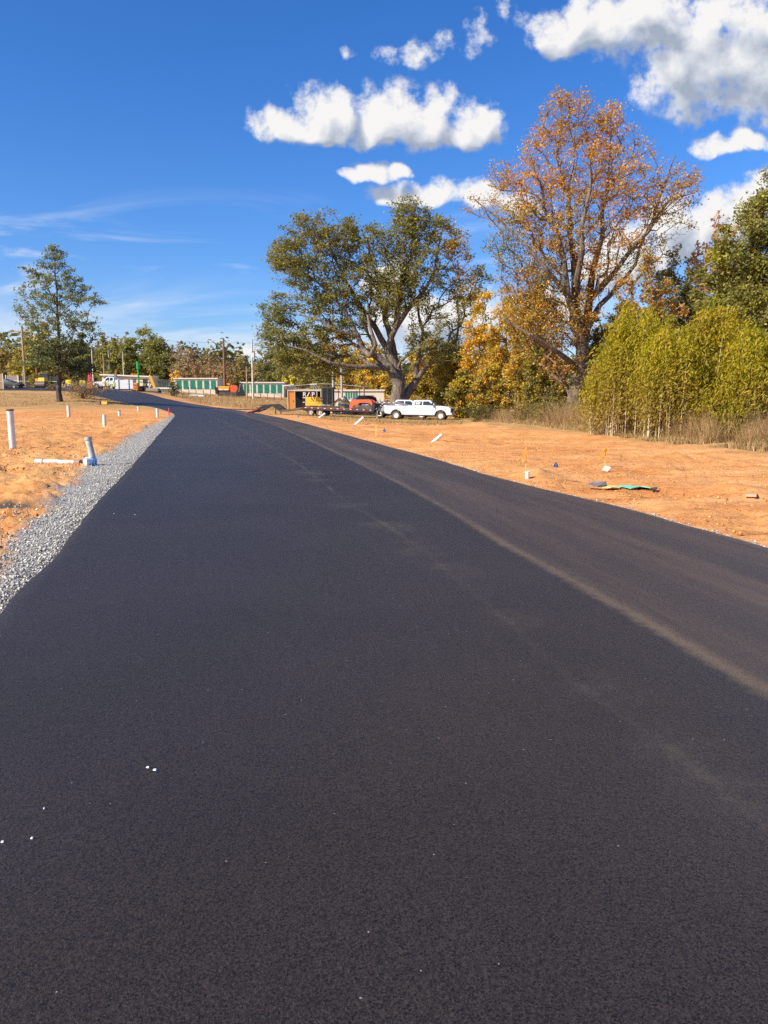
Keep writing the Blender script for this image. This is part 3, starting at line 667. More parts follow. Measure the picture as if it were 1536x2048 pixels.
for a in [
 ('golden green tree directly behind the pickup cab', 860, 104, 690, 40, OLV+YEL, 4200, .10), ('olive tree with yellow patches right of the oak trunk', 905, 96, 672, 42, OLV+YEL, 4200, .06),
 ('bright golden tree left of the tall sweetgum', 965, 84, 610, 45, YEL, 5200, .12), ('golden orange tree close to the sweetgum trunk', 1015, 78, 590, 48, YEL+OLV+ORG[:2], 5200, .1),
 ('mustard tree with dark lower branches behind the dry brush', 1070, 66, 566, 58, OLV+YEL+ORG+OLV, 6200, .10), ('olive green tree left of the sweetgum base', 1090, 64, 690, 45, OLV+YEL[2:4], 4200, .03),
 ('low olive yellow tree at the pickup bonnet end', 925, 82, 745, 36, OLV+LIM[:1]+ORG[:1], 3200, .02), ('low amber leaved tree beyond the pickup', 985, 74, 730, 40, OLV+YEL, 3400, .02),
 ('shadowy green tree right of the sweetgum trunk', 1195, 62, 640, 32, OLV+GRN, 3000, .05),
 ('brown orange tree arching over the bamboo', 1300, 56, 505, 66, ORG+BRN+OLV, 6200, .30), ('dark green tree behind the arching brown tree', 1370, 58, 540, 42, DRK+GRN, 4200, .1), ('dark evergreen half hidden behind the left bamboo', 1255, 66, 610, 34, DRK+GRN, 2600, .1),
 ('thin pink topped tree against the white cloud', 1440, 60, 432, 36, PNK+RUST, 1700, .5), ('russet topped slender tree left of the pink one', 1395, 62, 470, 24, RUST+ORG, 1100, .5),
 ('tall bushy green tree filling the right edge', 1520, 44, 388, 100, OLV+OLV+LIM[2:3]+GRN, 21000, .06), ('yellowish green tree left of the tall right edge tree', 1445, 46, 480, 52, OLV+LIM[2:3]+OLV, 8500, .06),
 ('olive green tree low at the right edge behind bamboo', 1500, 40, 560, 60, OLV+LIM[2:3], 7000, .05), ('brown olive tree filling the gap right of the sweetgum crown', 1345, 66, 505, 66, OLV+RUST+OLV, 6000, .08), ('olive tree low between sweetgum and bamboo', 1245, 68, 590, 50, OLV+ORG[:2]+OLV, 5200, .06),
 ('olive wall of small trees behind the left bamboo clumps', 1240, 42, 700, 60, OLV+YEL[2:4]+ORG, 4200, .02), ('yellow olive small tree behind the golden bamboo', 1350, 40, 690, 60, OLV+YEL[2:4], 4200, .02), ('green small tree low at the right behind the bamboo', 1440, 38, 670, 60, OLV+LIM[2:3], 4200, .02),
 ('far right green tree cropped by the frame', 1600, 44, 430, 60, GRN+OLV, 5000, .05),
 ('dark green tree filling the gap above the bamboo', 1330, 52, 640, 45, GRN+DRK, 3600, .03),
]:
    lb, px, D, top, w, pal, lv, lo_ = a
    airy = lb.startswith(('thin pink', 'russet', 'brown orange'))
    simple('autumn_tree' if pal[0] in YEL+ORG+RUST+PNK else 'broadleaf_tree', lb, px, D, top, w, pal, leaves=int(lv*(1.5 if airy else 2.6)), n_att=300 if airy else (420 if lv > 15000 else 220), size=.17+.0022*max(0, D-40), group=TR, low=lo_, spread=(w*D*MPP*(.07 if airy else .10)), bark='pale' if airy else 'grey', r_tip=.016)
# far woodland closing every gap between the trees
def woodland():
    cen, col = [], []
    for k_ in range(420):
        u = -1.0+2.0*rng.random(); D = 225+60*rng.random(); x = u*D; z = gz(x, D)
        H = 9+7*rng.random(); w_ = 5+4*rng.random(); m = 260
        q = rng.normal(size=(m, 3)); q /= np.linalg.norm(q, axis=1)[:, None]; q *= rng.random((m, 1))**.33
        cen.append(np.array([x, D, z+H*.5])+q*np.array([w_, w_, H*.55])+rng.normal(size=(m, 3))*.5)
        pl = np.array(random.choice([GRN, OLV, BRN, GRN, BRN])); col.append(pl[rng.integers(0, len(pl), m)]*(.8+.4*rng.random((m, 1))))
    o = link('woodland', leaf_mesh('woodland', np.vstack(cen), np.vstack(col)*1.3, 1.3, .8), vcol_mat('foliage'))
    tag(o, 'distant brown and green woodland along the horizon', 'woodland', kind='stuff')
woodland()
# ---------------------------------------------------------------- bamboo
def bamboo(label, px, D, top, w, n_c, lv, pals=LIM):
    base = GD(px, D); B = np.array(base); root = thing('bamboo_clump', label, 'bamboo', base, group='bamboo clumps behind the dry brush')
    yb = HOR-(base.z-EYE)/D*1571; H = (yb-top)*D*MPP; W = w*D*MPP
    cen, col = [], []
    for i in range(n_c):
        bx, by = (rng.random()*2-1)*W*.85, rng.normal()*W*.35-(.35*W if i % 3 == 0 else 0)
        h = H*(1-.42*min(1, (abs(bx)/W))**2)*(.62+.42*rng.random()**.8); lean = bx*.05+(.08+rng.normal()*.14)*W
        pts = []
        for q in range(9):
            t = q/8; arch = max(0, t-.75)**2*1.6
            pts.append(np.array([bx+lean*t**2+arch*.9, by+.15*W*t*t*math.sin(i), h*(t-arch*.35)]))
        pts = np.array(pts); a, b_ = pts[:-1], pts[1:]; r0 = .016+.010*rng.random()
        rr_ = r0*(1-np.linspace(0, 1, 9)*.8)
        cc = np.array([(.70,.54,.30),(.55,.45,.24),(.62,.50,.32)])[rng.integers(3)]
        link('culm', tubes_mesh('culm', a, b_, rr_[:-1], rr_[1:], np.tile(cc, (8, 1)), 5), bark_mat(), root)
        k_ = int(lv*.72/n_c*(.35+1.3*rng.random())); t = .14+.86*rng.random(k_)**.58; idx_ = np.clip((t*8).astype(int), 0, 7); fr_ = (t*8-idx_)[:, None]
        c_ = pts[idx_]*(1-fr_)+pts[idx_+1]*fr_; sp_ = (.10+.34*np.sin(np.pi*np.clip((t-.02)/1.02, 0, 1))**1.3)[:, None]
        o_ = rng.normal(size=(k_, 3))*sp_; o_[:, 2] *= .9
        cen.append(c_+o_); pl = np.array(pals); b0 = pl[rng.integers(len(pl))]
        low_ = np.clip(1.15-t*1.5, 0, .9)[:, None]
        c3 = (pl[rng.integers(0, len(pl), k_)]*.3+b0*.7)*(1-low_)+np.array((.36,.24,.07))*low_
        col.append(c3*(.75+.5*rng.random((k_, 1))))
    cen = np.vstack(cen); col = np.vstack(col); cen[:, 2] = np.maximum(cen[:, 2], .25)
    # long narrow leaves that sweep up to the right
    n_ = len(cen); d = rng.normal(size=(n_, 3))*.55+np.array([.35, 0, .75]); d /= np.linalg.norm(d, axis=1)[:, None]
    w_ = np.cross(d, rng.normal(size=(n_, 3))); w_ /= np.linalg.norm(w_, axis=1)[:, None]; s_ = .10+.12*rng.random((n_, 1))
    v_ = np.stack([cen-d*s_*.5, cen+w_*s_*.13, cen+d*s_*.5, cen-w_*s_*.13], 1).reshape(-1, 3)
    link('leaves', raw_mesh('leaves', v_, np.arange(4*n_).reshape(-1, 4), col=np.repeat(col, 4, 0)), vcol_mat('foliage', .6, .32), root)
YB = [(.36,.28,.016),(.46,.31,.016),(.28,.26,.016)]
for a in [('short bright green bamboo just right of the sweetgum trunk', 1205, 33, 700, 34, 12, 9000), ('domed lime bamboo clump left of the gap in the trees', 1255, 32, 610, 50, 26, 24000),
          ('bamboo clump with several straight pale stalks in front', 1325, 30, 650, 48, 26, 19000), ('yellow tinged bamboo clump with the golden top', 1392, 31, 605, 54, 28, 25000, YB+LIM),
          ('low yellow green bamboo clump in front of the golden one', 1435, 29, 770, 36, 14, 9000, YB+LIM), ('feathery bamboo clump at the right edge of the photo', 1500, 29, 650, 54, 24, 22000),
          ('bamboo clump cropped beyond the right edge', 1600, 29, 690, 50, 14, 7000), ('slim bamboo clump behind the pale stalks', 1295, 36, 640, 44, 16, 14000), ('green bamboo clump under the tall right tree', 1450, 35, 620, 44, 18, 16000)]:
    bamboo(*a)
# ---------------------------------------------------------------- brush, weeds and dry grass
def blades(name, label, cat, poly, n, h0, h1, cols, width=.02, dens=1.0, y_cap=95, lean=.35):
    x0, y0 = poly.min(0); x1, y1 = poly.max(0); y1 = min(y1, y_cap)
    m = n*12; t = rng.random(m); y = y0*(y1/y0)**t; x = x0+(x1-x0)*rng.random(m)
    keep = inside(x, y, poly) & ~inside(x, y, road_poly); keep &= fbm(x*.8, y*.8, 3, 88) > .34
    x, y = x[keep][:n], y[keep][:n]; n = len(x); z = ground(x, y)-.02
    clump = fbm(x*.6, y*.6, 3, 17); h = (h0+(h1-h0)*rng.random(n)**1.5)*(.4+1.3*clump)
    a = rng.random(n)*6.28; wd = width*(.6+.8*rng.random(n))
    ln = rng.normal(size=(n, 2))*lean*h[:, None]
    p0 = np.stack([x-np.cos(a)*wd, y-np.sin(a)*wd, z], 1); p1 = np.stack([x+np.cos(a)*wd, y+np.sin(a)*wd, z], 1)
    p2 = np.stack([x+ln[:, 0]+np.cos(a)*wd*.4, y+ln[:, 1]+np.sin(a)*wd*.4, z+h], 1)
    pc = np.array(cols)[rng.integers(0, len(cols), n)]*(.7+.6*rng.random((n, 1)))
    return tag(link(name, raw_mesh(name, np.stack([p0, p1, p2], 1).reshape(-1, 3), np.arange(3*n).reshape(-1, 3), col=np.repeat(pc, 3, 0)), vcol_mat('foliage')), label, cat, kind='stuff')
GOLD = [(.58,.39,.17),(.48,.31,.14),(.68,.48,.22),(.36,.23,.11)]
WEED = [(.44,.25,.12),(.52,.32,.15),(.34,.21,.10),(.60,.41,.19),(.30,.24,.07)]
bl_ = arr([G(*p) for p in [(905,838),(1000,845),(1100,854),(1200,868),(1300,880),(1400,890),(1540,902),(1700,918)]])
back = np.array([(b[0]*1.12+1.2, b[1]*1.12+5) for b in bl_[::-1]])
blades('dry_brush', 'tall reddish brown dry brush at the foot of the trees', 'brush', np.vstack([bl_*1.04, back]), 30000, .3, 1.3, WEED, .009, y_cap=75)
gfront = np.vstack([bl_*.97, (bl_*1.08)[::-1]])
blades('dry_grass', 'straw coloured grass fringe along the far edge of the orange clay', 'grass', gfront, 16000, .08, .35, GOLD+OLV[:1], .012, y_cap=70)
tp = arr([G(*p) for p in [(560,826),(700,845),(860,853),(925,850)]]+[GD(930, 74), GD(860, 84), GD(700, 92), GD(560, 96)])
blades('dry_grass', 'thin dry grass around the trailer and the pickup wheels', 'grass', tp, 9000, .05, .22, GOLD+OLV[:2], .015, y_cap=100)
lp = arr([GD(-60, 76), GD(100, 80), GD(190, 84), GD(250, 92), GD(230, 104), GD(60, 108), GD(-60, 108)])
blades('lawn_grass', 'short dry tan grass on the lawn around the lone tree', 'grass', lp, 14000, .05, .2, GOLD+GOLD+OLV[:1], .02, y_cap=110)
mp_ = arr([GD(380, 118), GD(470, 108), GD(560, 100), GD(590, 112), GD(570, 150), GD(470, 156), GD(330, 156), GD(330, 132)])
blades('dry_grass', 'rough brown grass on the bank before the storage buildings', 'grass', mp_, 10000, .08, .45, GOLD+WEED, .03, y_cap=156)
# bushes
def bush(name, label, px, D, w, h, pal, lv, sz, cat='bush', stems=14, group=None, trans=True):
    base = GD(px, D); root = thing(name, label, cat, base, group=group)
    q = rng.normal(size=(lv, 3)); q /= np.linalg.norm(q, axis=1)[:, None]; q *= rng.random((lv, 1))**.45
    c_ = q*np.array([w/2, w/2, h*.55])+np.array([0, 0, h*.5]); c_[:, 2] = np.maximum(c_[:, 2], .03)
    pl = np.array(pal); link('leaves', leaf_mesh('leaves', c_, pl[rng.integers(0, len(pl), lv)]*(.7+.6*rng.random((lv, 1))), sz), vcol_mat('foliage', .6, .32), root)
    e_ = q[:stems]*np.array([w/2.2, w/2.2, h*.4])+np.array([0, 0, h*.6])
    link('stems', tubes_mesh('stems', np.zeros((stems, 3)), e_, np.full(stems, .02), np.full(stems, .008), np.tile((.2, .13, .08), (stems, 1)), 4), bark_mat(), root)
bush('dry_bush', 'dead tan bush right of the lone lawn tree', 166, 98, 5.2, 2.3, BRN+GOLD[:2], 2600, .16, stems=60)
bush('evergreen_bush', 'small dark green bush at the far kerb before the storage units', 349, 128, 2.1, 2.4, DRK+GRN, 900, .22)
bush('green_bush', 'low green bush below the wooden fence behind the roller', 72, 136, 2.4, 2.2, LIM+OLV, 500, .3)
bush('dry_bush', 'low straw coloured bush left of the lawn tree trunk', 104, 116, 1.8, 1.0, OLV+GOLD, 300, .2)
bush('dark_bush', 'round dark bush in the shade under the amber tree', 960, 68, 3.6, 1.6, DRK+GRN, 1300, .16)
bush('olive_bush', 'olive bush at the foot of the sweetgum trunk', 1105, 50, 3.0, 1.7, OLV+LIM[:1], 1300, .13)
bush('olive_bush', 'yellow green bush left of the first bamboo clump', 1065, 54, 3.2, 1.5, OLV+YEL[2:4], 1200, .14)
# ---------------------------------------------------------------- materials for built things
WHT = mat('white_paint', (.78,.78,.76), .35, coat=.4, var=.04, dirt=.25, scale=1.5)
WPL = mat('white_plastic', (.76,.75,.70), .5, var=.05, dirt=.55, scale=7)
BLK = mat('black_paint', (.022,.022,.024), .45, var=.2)
RUB = mat('rubber', (.075,.068,.060), .9, var=.25, dirt=.6)
GLS = mat('dark_glass', (.035,.045,.055), .08, var=.1)
CHR = mat('bright_metal', (.62,.61,.58), .35, .7, var=.1)
GRY = mat('grey_metal', (.30,.31,.31), .5, .3)
YLW = mat('machine_yellow', (.78,.40,.03), .45, var=.08, dirt=.3)
ORA = mat('machine_orange', (.72,.12,.03), .45, var=.08, dirt=.25)
ORP = mat('orange_panel', (.80,.26,.03), .5, var=.06)
REDM = mat('red_plastic', (.62,.03,.02), .4)
REDD = mat('dark_red_steel', (.055,.018,.016), .6)
WOOD = mat('plank_wood', (.32,.22,.14), .85, var=.3, scale=3)
POLB = mat('brown_pole', (.22,.10,.06), .85, var=.25, scale=2)
POLG = mat('pale_pole', (.58,.52,.42), .85, var=.15, scale=2)
POLT = mat('tan_pole', (.38,.29,.18), .85, var=.2, scale=2)
CREAM = mat('cream_siding', (.66,.58,.45), .7, var=.06, scale=1)
ROOFW = mat('pale_roof', (.72,.68,.60), .5, var=.05)
GREEN = mat('green_door', (.015,.20,.13), .45, var=.08)
STDG = mat('standpipe_green', (.015,.36,.06), .4)
FLG = mat('blue_flag', (.02,.13,.45), .6); FLL = mat('pale_blue_flag', (.10,.30,.50), .6)
RIB = mat('orange_ribbon', (.95,.32,.02), .6); PNKM = mat('pink_paint', (.80,.05,.12), .5)
LATH = mat('lath_wood', (.85,.58,.16), .8, var=.2)
HIV = mat('lime_vest', (.62,.72,.05), .7); TAN = mat('tan_shirt', (.60,.42,.12), .8); DEN = mat('denim', (.06,.09,.17), .9); DKT = mat('dark_trousers', (.03,.03,.035), .9); BRT = mat('brown_trousers', (.22,.11,.06), .9)
SKIN = mat('skin', (.42,.24,.15), .6); CONC = mat('concrete', (.42,.41,.38), .9, var=.2)
def lathe(s, c, prof, n=24, axis='y'):
    """profile of (offset along axis, radius) revolved about the axis through c"""
    v = []; c = Vector(c)
    for o_, r_ in prof:
        for i in range(n):
            a = 2*math.pi*i/n; p, q = r_*math.cos(a), r_*math.sin(a)
            v.append(c+(Vector((p, o_, q)) if axis == 'y' else Vector((p, q, o_)) if axis == 'z' else Vector((o_, p, q))))
    k_ = len(prof); f_ = []
    for j_ in range(k_-1):
        for i in range(n): f_.append((j_*n+i, j_*n+(i+1) % n, (j_+1)*n+(i+1) % n, (j_+1)*n+i))
    return s.add(v, f_)
def wheel(parent, x, y, r, w, rimm=CHR, out=-1, rr=.58, z=None):
    z = r if z is None else z
    m = MB(); lathe(m, (x, y, z), [(-w*.5, r*.6), (-w*.5, r*.9), (-w*.38, r), (w*.38, r), (w*.5, r*.9), (w*.5, r*.6), (-w*.5, r*.6)])
    wh = m.build('wheel', RUB, parent, smooth=True)
    q = MB(); a = out*w*.5
    lathe(q, (x, y, z), [(a*.98, r*.61), (a*.95, r*rr*.94), (a*.45, r*rr*.72), (a*.5, r*.28), (a*1.05, r*.2), (a*1.05, .001)], 20)
    lathe(q, (x, y, z), [(-a*.9, r*.61), (-a*.6, .001)], 16)
    q.build('rim', rimm, wh, smooth=True)
    return wh
def arc(cx, cz, r, a0, a1, n): return [(cx+r*math.cos(R(a0+(a1-a0)*i/n)), cz+r*math.sin(R(a0+(a1-a0)*i/n))) for i in range(n+1)]
def side_panel(m, poly, yf, t=.012, sgn=-1):
    n_ = len(poly); v_ = [(x, sgn*(yf(z)+.006), z) for x, z in poly]+[(x, sgn*(yf(z)-t), z) for x, z in poly]
    return m.add(v_, [(i, (i+1) % n_, n_+(i+1) % n_, n_+i) for i in range(n_)]+[tuple(range(n_-1, -1, -1)), tuple(range(n_, 2*n_))])
def pose(root, x0, x1):
    """tilt a vehicle along its own length to follow the ground"""
    rz = root.rotation_euler.z; c = root.location; d = Vector((math.cos(rz), math.sin(rz), 0))
    a = c+d*x0; b = c+d*x1; za, zb = gz(a.x, a.y), gz(b.x, b.y)
    root.rotation_euler = (0, -math.atan2(zb-za, x1-x0), rz); root.location.z = za-(zb-za)/(x1-x0)*x0
# ---------------------------------------------------------------- pickup trucks
def make_pickup(label, loc, rz, stickers=True):
    t = thing('pickup_truck', label, 'pickup truck', loc, rz, None)
    X0 = -3.38; ra, fa, wr = X0+1.21, X0+5.72, .42
    low = [(X0+.05, .62), (X0, .80), (X0, 1.34), (X0+2.78, 1.37), (X0+5.2, 1.40), (X0+5.9, 1.36), (X0+6.5, 1.28), (X0+6.70, 1.16), (X0+6.74, .62), (X0+6.6, .50)]
    low += [(fa+.60, .50)]+arc(fa, .42, .56, 8, 172, 10)+[(fa-.60, .47)]
    low += [(ra+.66, .50)]+arc(ra, .42, .56, 8, 172, 10)+[(ra-.60, .55)]
    ins_ = lambda x, z: .05 if (z > 1.1 or x > X0+6.4) else 0
    MB().prism(low, -1.0, 1.0, ins_).build('body', WHT, t, bevel=.03)
    hip = MB(); side_panel(hip, [(X0+.25, .8), (X0+.5, 1.1), (X0+1.9, 1.1), (X0+2.2, .75), (X0+2.2, .62), (X0+1.8, .62)]+arc(ra, .42, .57, 15, 165, 8)[0:], lambda z: 1.0, .02); side_panel(hip, [(X0+.25, .8), (X0+.5, 1.1), (X0+1.9, 1.1), (X0+2.2, .75), (X0+2.2, .62), (X0+1.8, .62)]+arc(ra, .42, .57, 15, 165, 8), lambda z: 1.0, .02, 1)
    hip.build('rear_fender', WHT, t)
    yf = lambda z: .95-max(0, (z-1.38))*.42
    cab = [(X0+2.84, 1.36), (X0+2.88, 1.82), (X0+3.02, 1.93), (X0+4.45, 1.95), (X0+4.62, 1.90), (X0+5.28, 1.40)]
    c_ = MB(); n_ = len(cab); c_.prism(cab, -.95, .95, lambda x, z: max(0, z-1.38)*.42); c_.build('cab', WHT, t, bevel=.03)
    for nm, poly in (('rear_side_window', [(X0+3.05, 1.46), (X0+3.08, 1.80), (X0+3.82, 1.83), (X0+3.84, 1.44)]), ('front_side_window', [(X0+3.92, 1.44), (X0+3.92, 1.83), (X0+4.50, 1.83), (X0+4.98, 1.42)])):
        m = MB(); side_panel(m, poly, yf, .01); side_panel(m, poly, yf, .01, 1); m.build(nm, GLS, t)
    m = MB(); d = Vector((.58, 0, -.50)).normalized()*.01
    m.add([(X0+5.24, -.84, 1.44), (X0+5.24, .84, 1.44), (X0+4.68, .68, 1.87), (X0+4.68, -.68, 1.87), (X0+5.20, -.84, 1.42), (X0+5.20, .84, 1.42), (X0+4.62, .68, 1.85), (X0+4.62, -.68, 1.85)], [(0, 1, 2, 3), (7, 6, 5, 4), (0, 4, 5, 1), (1, 5, 6, 2), (2, 6, 7, 3), (3, 7, 4, 0)])
    for v_i, v_ in enumerate(m.v): m.v[v_i] = (v_[0]+.03, v_[1], v_[2]+.02)
    m.build('windshield', GLS, t)
    MB().box(X0+2.825, X0+2.845, -.72, .72, 1.46, 1.78).build('rear_window', GLS, t)
    b = MB(); b.box(X0+.1, X0+2.7, -.78, .78, 1.345, 1.385); b.build('bed_interior', BLK, t)
    for s in (-1, 1):
        MB().box(X0-.02, X0+.03, s*.86-.09, s*.86+.09, .95, 1.28).build('tail_light', REDM, t)
        MB().box(X0+6.62, X0+6.72, s*.78-.16, s*.78+.16, .98, 1.17).build('headlight', mat('lamp_glass', (.7,.72,.72), .15), t)
        m = MB(); m.bar((X0+4.9, s*.95, 1.46), (X0+4.95, s*1.12, 1.5), .05); m.box(X0+4.86, X0+5.0, s*1.15-.09, s*1.15+.09, 1.42, 1.70); m.build('side_mirror', BLK, t)
        m = MB(); m.box(X0+2.7, X0+5.0, s*1.0-.1, s*1.0+.06, .40, .455); m.build('running_board', BLK, t)
    wl = MB()
    for ax in (ra, fa):
        outer = arc(ax, .42, .60, 0, 180, 12); inner = arc(ax, .42, .54, 180, 0, 12)
        for s in (-1, 1): side_panel(wl, outer+inner, lambda z: 1.012, .03, s)
    wl.build('wheel_arch_trim', BLK, t)
    m = MB(); m.box(X0+6.70, X0+6.76, -.62, .62, .80, 1.15); m.build('grille', BLK, t)
    m = MB(); m.box(X0+6.62, X0+6.86, -.96, .96, .50, .74, tx=.02, ty=.04); m.build('front_bumper', CHR, t, bevel=.02)
    m = MB(); m.box(X0-.14, X0+.06, -.92, .92, .52, .70); m.build('rear_bumper', BLK, t)
    m = MB()
    for x in (X0+2.95, X0+3.88, X0+5.02): m.box(x-.006, x+.006, -1.003, -.998, .56, 1.34); m.box(x-.006, x+.006, .998, 1.003, .56, 1.34)
    m.build('door_gap', mat('gap_shadow', (.1,.1,.1), .8), t)
    for x in (X0+3.1, X0+4.05):
        for s in (-1, 1): MB().box(x, x+.2, s*1.005-.012, s*1.005+.012, 1.2, 1.235).build('door_handle', GRY, t)
    m = MB(); side_panel(m, [(X0+5.12, .95), (X0+5.18, 1.22), (X0+5.27, 1.26), (X0+5.2, .95)], lambda z: 1.0, .01); m.build('fender_vent', GRY, t)
    if stickers:
        m = MB()
        for x, z, w_, h in ((3.16, 1.72, .14, .06), (3.34, 1.72, .14, .06), (3.52, 1.70, .12, .06), (3.14, 1.62, .52, .045), (3.18, 1.53, .42, .045)): side_panel(m, [(X0+x, z), (X0+x, z+h), (X0+x+w_, z+h), (X0+x+w_, z)], lambda z: yf(z)+.01, .004)
        m.build('window_lettering', mat('decal_white', (.85,.84,.84), .5), t)
    for s in (-1, 1):
        wheel(t, fa, s*.86, wr, .26, WHT, s); wheel(t, ra, s*.90, wr, .26, WHT, s); wheel(t, ra, s*.60, wr, .24, WHT, s)
    MB().box(X0+.4, X0+6.3, -.45, .45, .40, .56).build('chassis', BLK, t)
    return t
pk = make_pickup('nearer white crew cab pickup hitched to the gooseneck trailer, lettering on rear door window', GD(838.5, 78, 840), R(-15)); pose(pk, -2.2, 2.3)
pk2 = make_pickup('second white pickup mostly hidden behind the hitched one', GD(802, 83, 838), R(-12), False); pose(pk2, -2.2, 2.3)
# ---------------------------------------------------------------- gooseneck trailer
tr = thing('gooseneck_trailer', 'long dark flatbed gooseneck trailer with tandem wheels hitched to white pickup', 'trailer', GD(638, 81.5, 830), R(-15))
m = MB()
for i in range(30):
    x = -1.6+i*.262; m.box(x, x+.245, -1.15, 1.15, .80, .85)
m.build('deck', WOOD, tr)
m = MB()
for s in (-1, 1): m.box(-1.6, 6.3, s*1.2-.05, s*1.2+.05, .62, .87); m.box(-1.6, 6.3, s*.5-.06, s*.5+.06, .50, .795)
for x in (-1.5, 0, 1.5, 3, 4.5, 6.2): m.box(x, x+.1, -1.15, 1.15, .6, .79)
m.build('frame', REDD, tr)
tp_w, tp_r = MB(), MB()
for i in range(22): (tp_w if i % 2 else tp_r).box(-1.5+i*.35, -1.5+i*.35+.2, -1.262, -1.252, .80, .855)
tp_w.build('white_reflectors', mat('reflector_white', (.8,.78,.76), .3), tr); tp_r.build('red_reflectors', mat('reflector_red', (.45,.02,.03), .3), tr)
m = MB(); m.add([(-1.6,-1.2,.84),(-1.6,1.2,.84),(-4.0,1.2,.42),(-4.0,-1.2,.42),(-1.6,-1.2,.62),(-1.6,1.2,.62),(-4.0,1.2,.30),(-4.0,-1.2,.30)], [(0,1,2,3),(7,6,5,4),(0,4,5,1),(1,5,6,2),(2,6,7,3),(3,7,4,0)]); m.build('beaver_tail', mat('dark_deck', (.10,.07,.06), .8, dirt=.4), tr)
for s in (-1, 1):
    m = MB()
    for k_ in (-.3, .3):
        pts = [(-4.0, s*.72+k_, .42), (-4.9, s*.72+k_, .98), (-5.9, s*.72+k_, .82), (-6.6, s*.72+k_, .42), (-7.4, s*.72+k_, .12)]
        for a, b in zip(pts[:-1], pts[1:]): m.bar(a, b, .07, .16)
    for i in range(10):
        t_ = i/9; x = -4.1-2.4*t_; z = .48+.5*math.sin(min(1, t_*1.5)*1.6)-.25*max(0, t_-.6); m.box(x-.09, x, s*.72-.3, s*.72+.3, z-.04, z)
    m.bar((-4.6, s*.72, .8), (-4.6, s*.72, .02), .1)
    rp = m.build('ramp', BLK, tr)
    q = MB(); q.add([(-6.5, s*.72-.36, .50), (-6.5, s*.72+.36, .50), (-7.9, s*.72+.36, .06), (-7.9, s*.72-.36, .06), (-6.5, s*.72-.36, .44), (-6.5, s*.72+.36, .44), (-7.9, s*.72+.36, .01), (-7.9, s*.72-.36, .01)], [(0,1,2,3),(7,6,5,4),(0,4,5,1),(1,5,6,2),(2,6,7,3),(3,7,4,0)])
    q.build('ramp_tip', REDM, rp)
for x in (-.5, .5):
    for s in (-1, 1): wheel(tr, x, s*1.06, .37, .30, mat('cream_rim', (.55,.47,.36), .6), s, .62)
MB().box(-.5, .5, -.8, .8, .32, .44).build('axle', BLK, tr)
m = MB()
for s in (-1, 1):
    m.box(6.05, 6.35, s*.95-.12, s*.95+.12, .30, 1.62); m.bar((6.2, s*.9, 1.55), (7.3, s*.35, .95), .1); m.bar((6.9, s*.6, 1.5), (6.3, s*.95, .9), .08)
m.box(6.1, 6.3, -1.1, 1.1, 1.45, 1.62); m.build('gooseneck_upright', BLK, tr)
m = MB()
for s in (-1, 1): m.bar((6.3, s*.55, 1.62), (8.5, s*.30, 1.62), .12, .2); m.bar((8.5, s*.30, 1.62), (9.5, s*.12, 1.42), .12, .2)
nk = m.build('gooseneck_beam', GRY, tr)
a1, a2 = MB(), MB()
for i in range(9): (a1 if i % 2 else a2).box(6.4+i*.24, 6.4+i*.24+.14, -.64+i*.029, -.62+i*.029, 1.60, 1.68)
a1.build('white_reflectors', MC['reflector_white'], nk); a2.build('red_reflectors', MC['reflector_red'], nk)
m = MB(); m.box(6.45, 7.25, -.55, .55, .72, 1.25); m.cyl((6.6, -.6, .9), (6.6, .6, .9), .17, n=14); m.build('toolbox', GRY, tr, bevel=.03)
for s in (-1, 1): MB().cyl((6.6, s*.9, .04), (6.6, s*.9, .8), .06).cyl((6.6, s*.9, .0), (6.6, s*.9, .05), .16).build('landing_leg', CHR, tr)
pose(tr, -.6, 6.4)
# orange loader standing on the trailer deck
def on_trailer(lx, ly, lz):
    bpy.context.view_layer.update(); return tr.matrix_basis @ Vector((lx, ly, lz))
ld = thing('compact_loader', 'orange red arched compact loader standing on the front of the trailer deck', 'loader', on_trailer(4.9, -.1, .85), R(-15))
arch = [(-1.25, .12), (-1.28, .78), (-1.0, 1.0), (.75, 1.02), (1.05, .86), (1.32, .35), (1.22, .12), (1.02, .12), (.98, .42), (.78, .62), (.35, .72), (-.25, .66), (-.55, .45), (-.80, .42), (-.86, .12)]
m = MB(); m.prism(arch, -.62, -.42); m.prism(arch, .42, .62); m.box(-1.0, .75, -.43, .43, .86, 1.0); m.build('arched_frame', ORA, ld)
m = MB(); m.box(-.5, .8, -.40, .40, .18, .66, tx=.08, ty=.05); m.cyl((-.2, -.45, .35), (-.2, .45, .35), .16); m.build('engine', BLK, ld)
m = MB()
for x in (-.05, .12, .27, .42, .55): m.box(x, x+.07, -.415, -.403, .42, .58)
m.build('white_marking', mat('decal_white', (.85,.84,.84), .5), ld)
for s in (-1, 1):
    m = MB(); m.prism(arc(-.8, .22, .22, 90, 270, 8)+arc(.9, .22, .22, -90, 90, 8), s*.52-.10, s*.52+.10); m.build('track', RUB, ld)
m = MB(); m.box(-1.35, -1.15, -.55, .55, .05, .5); m.build('bucket', ORA, ld)
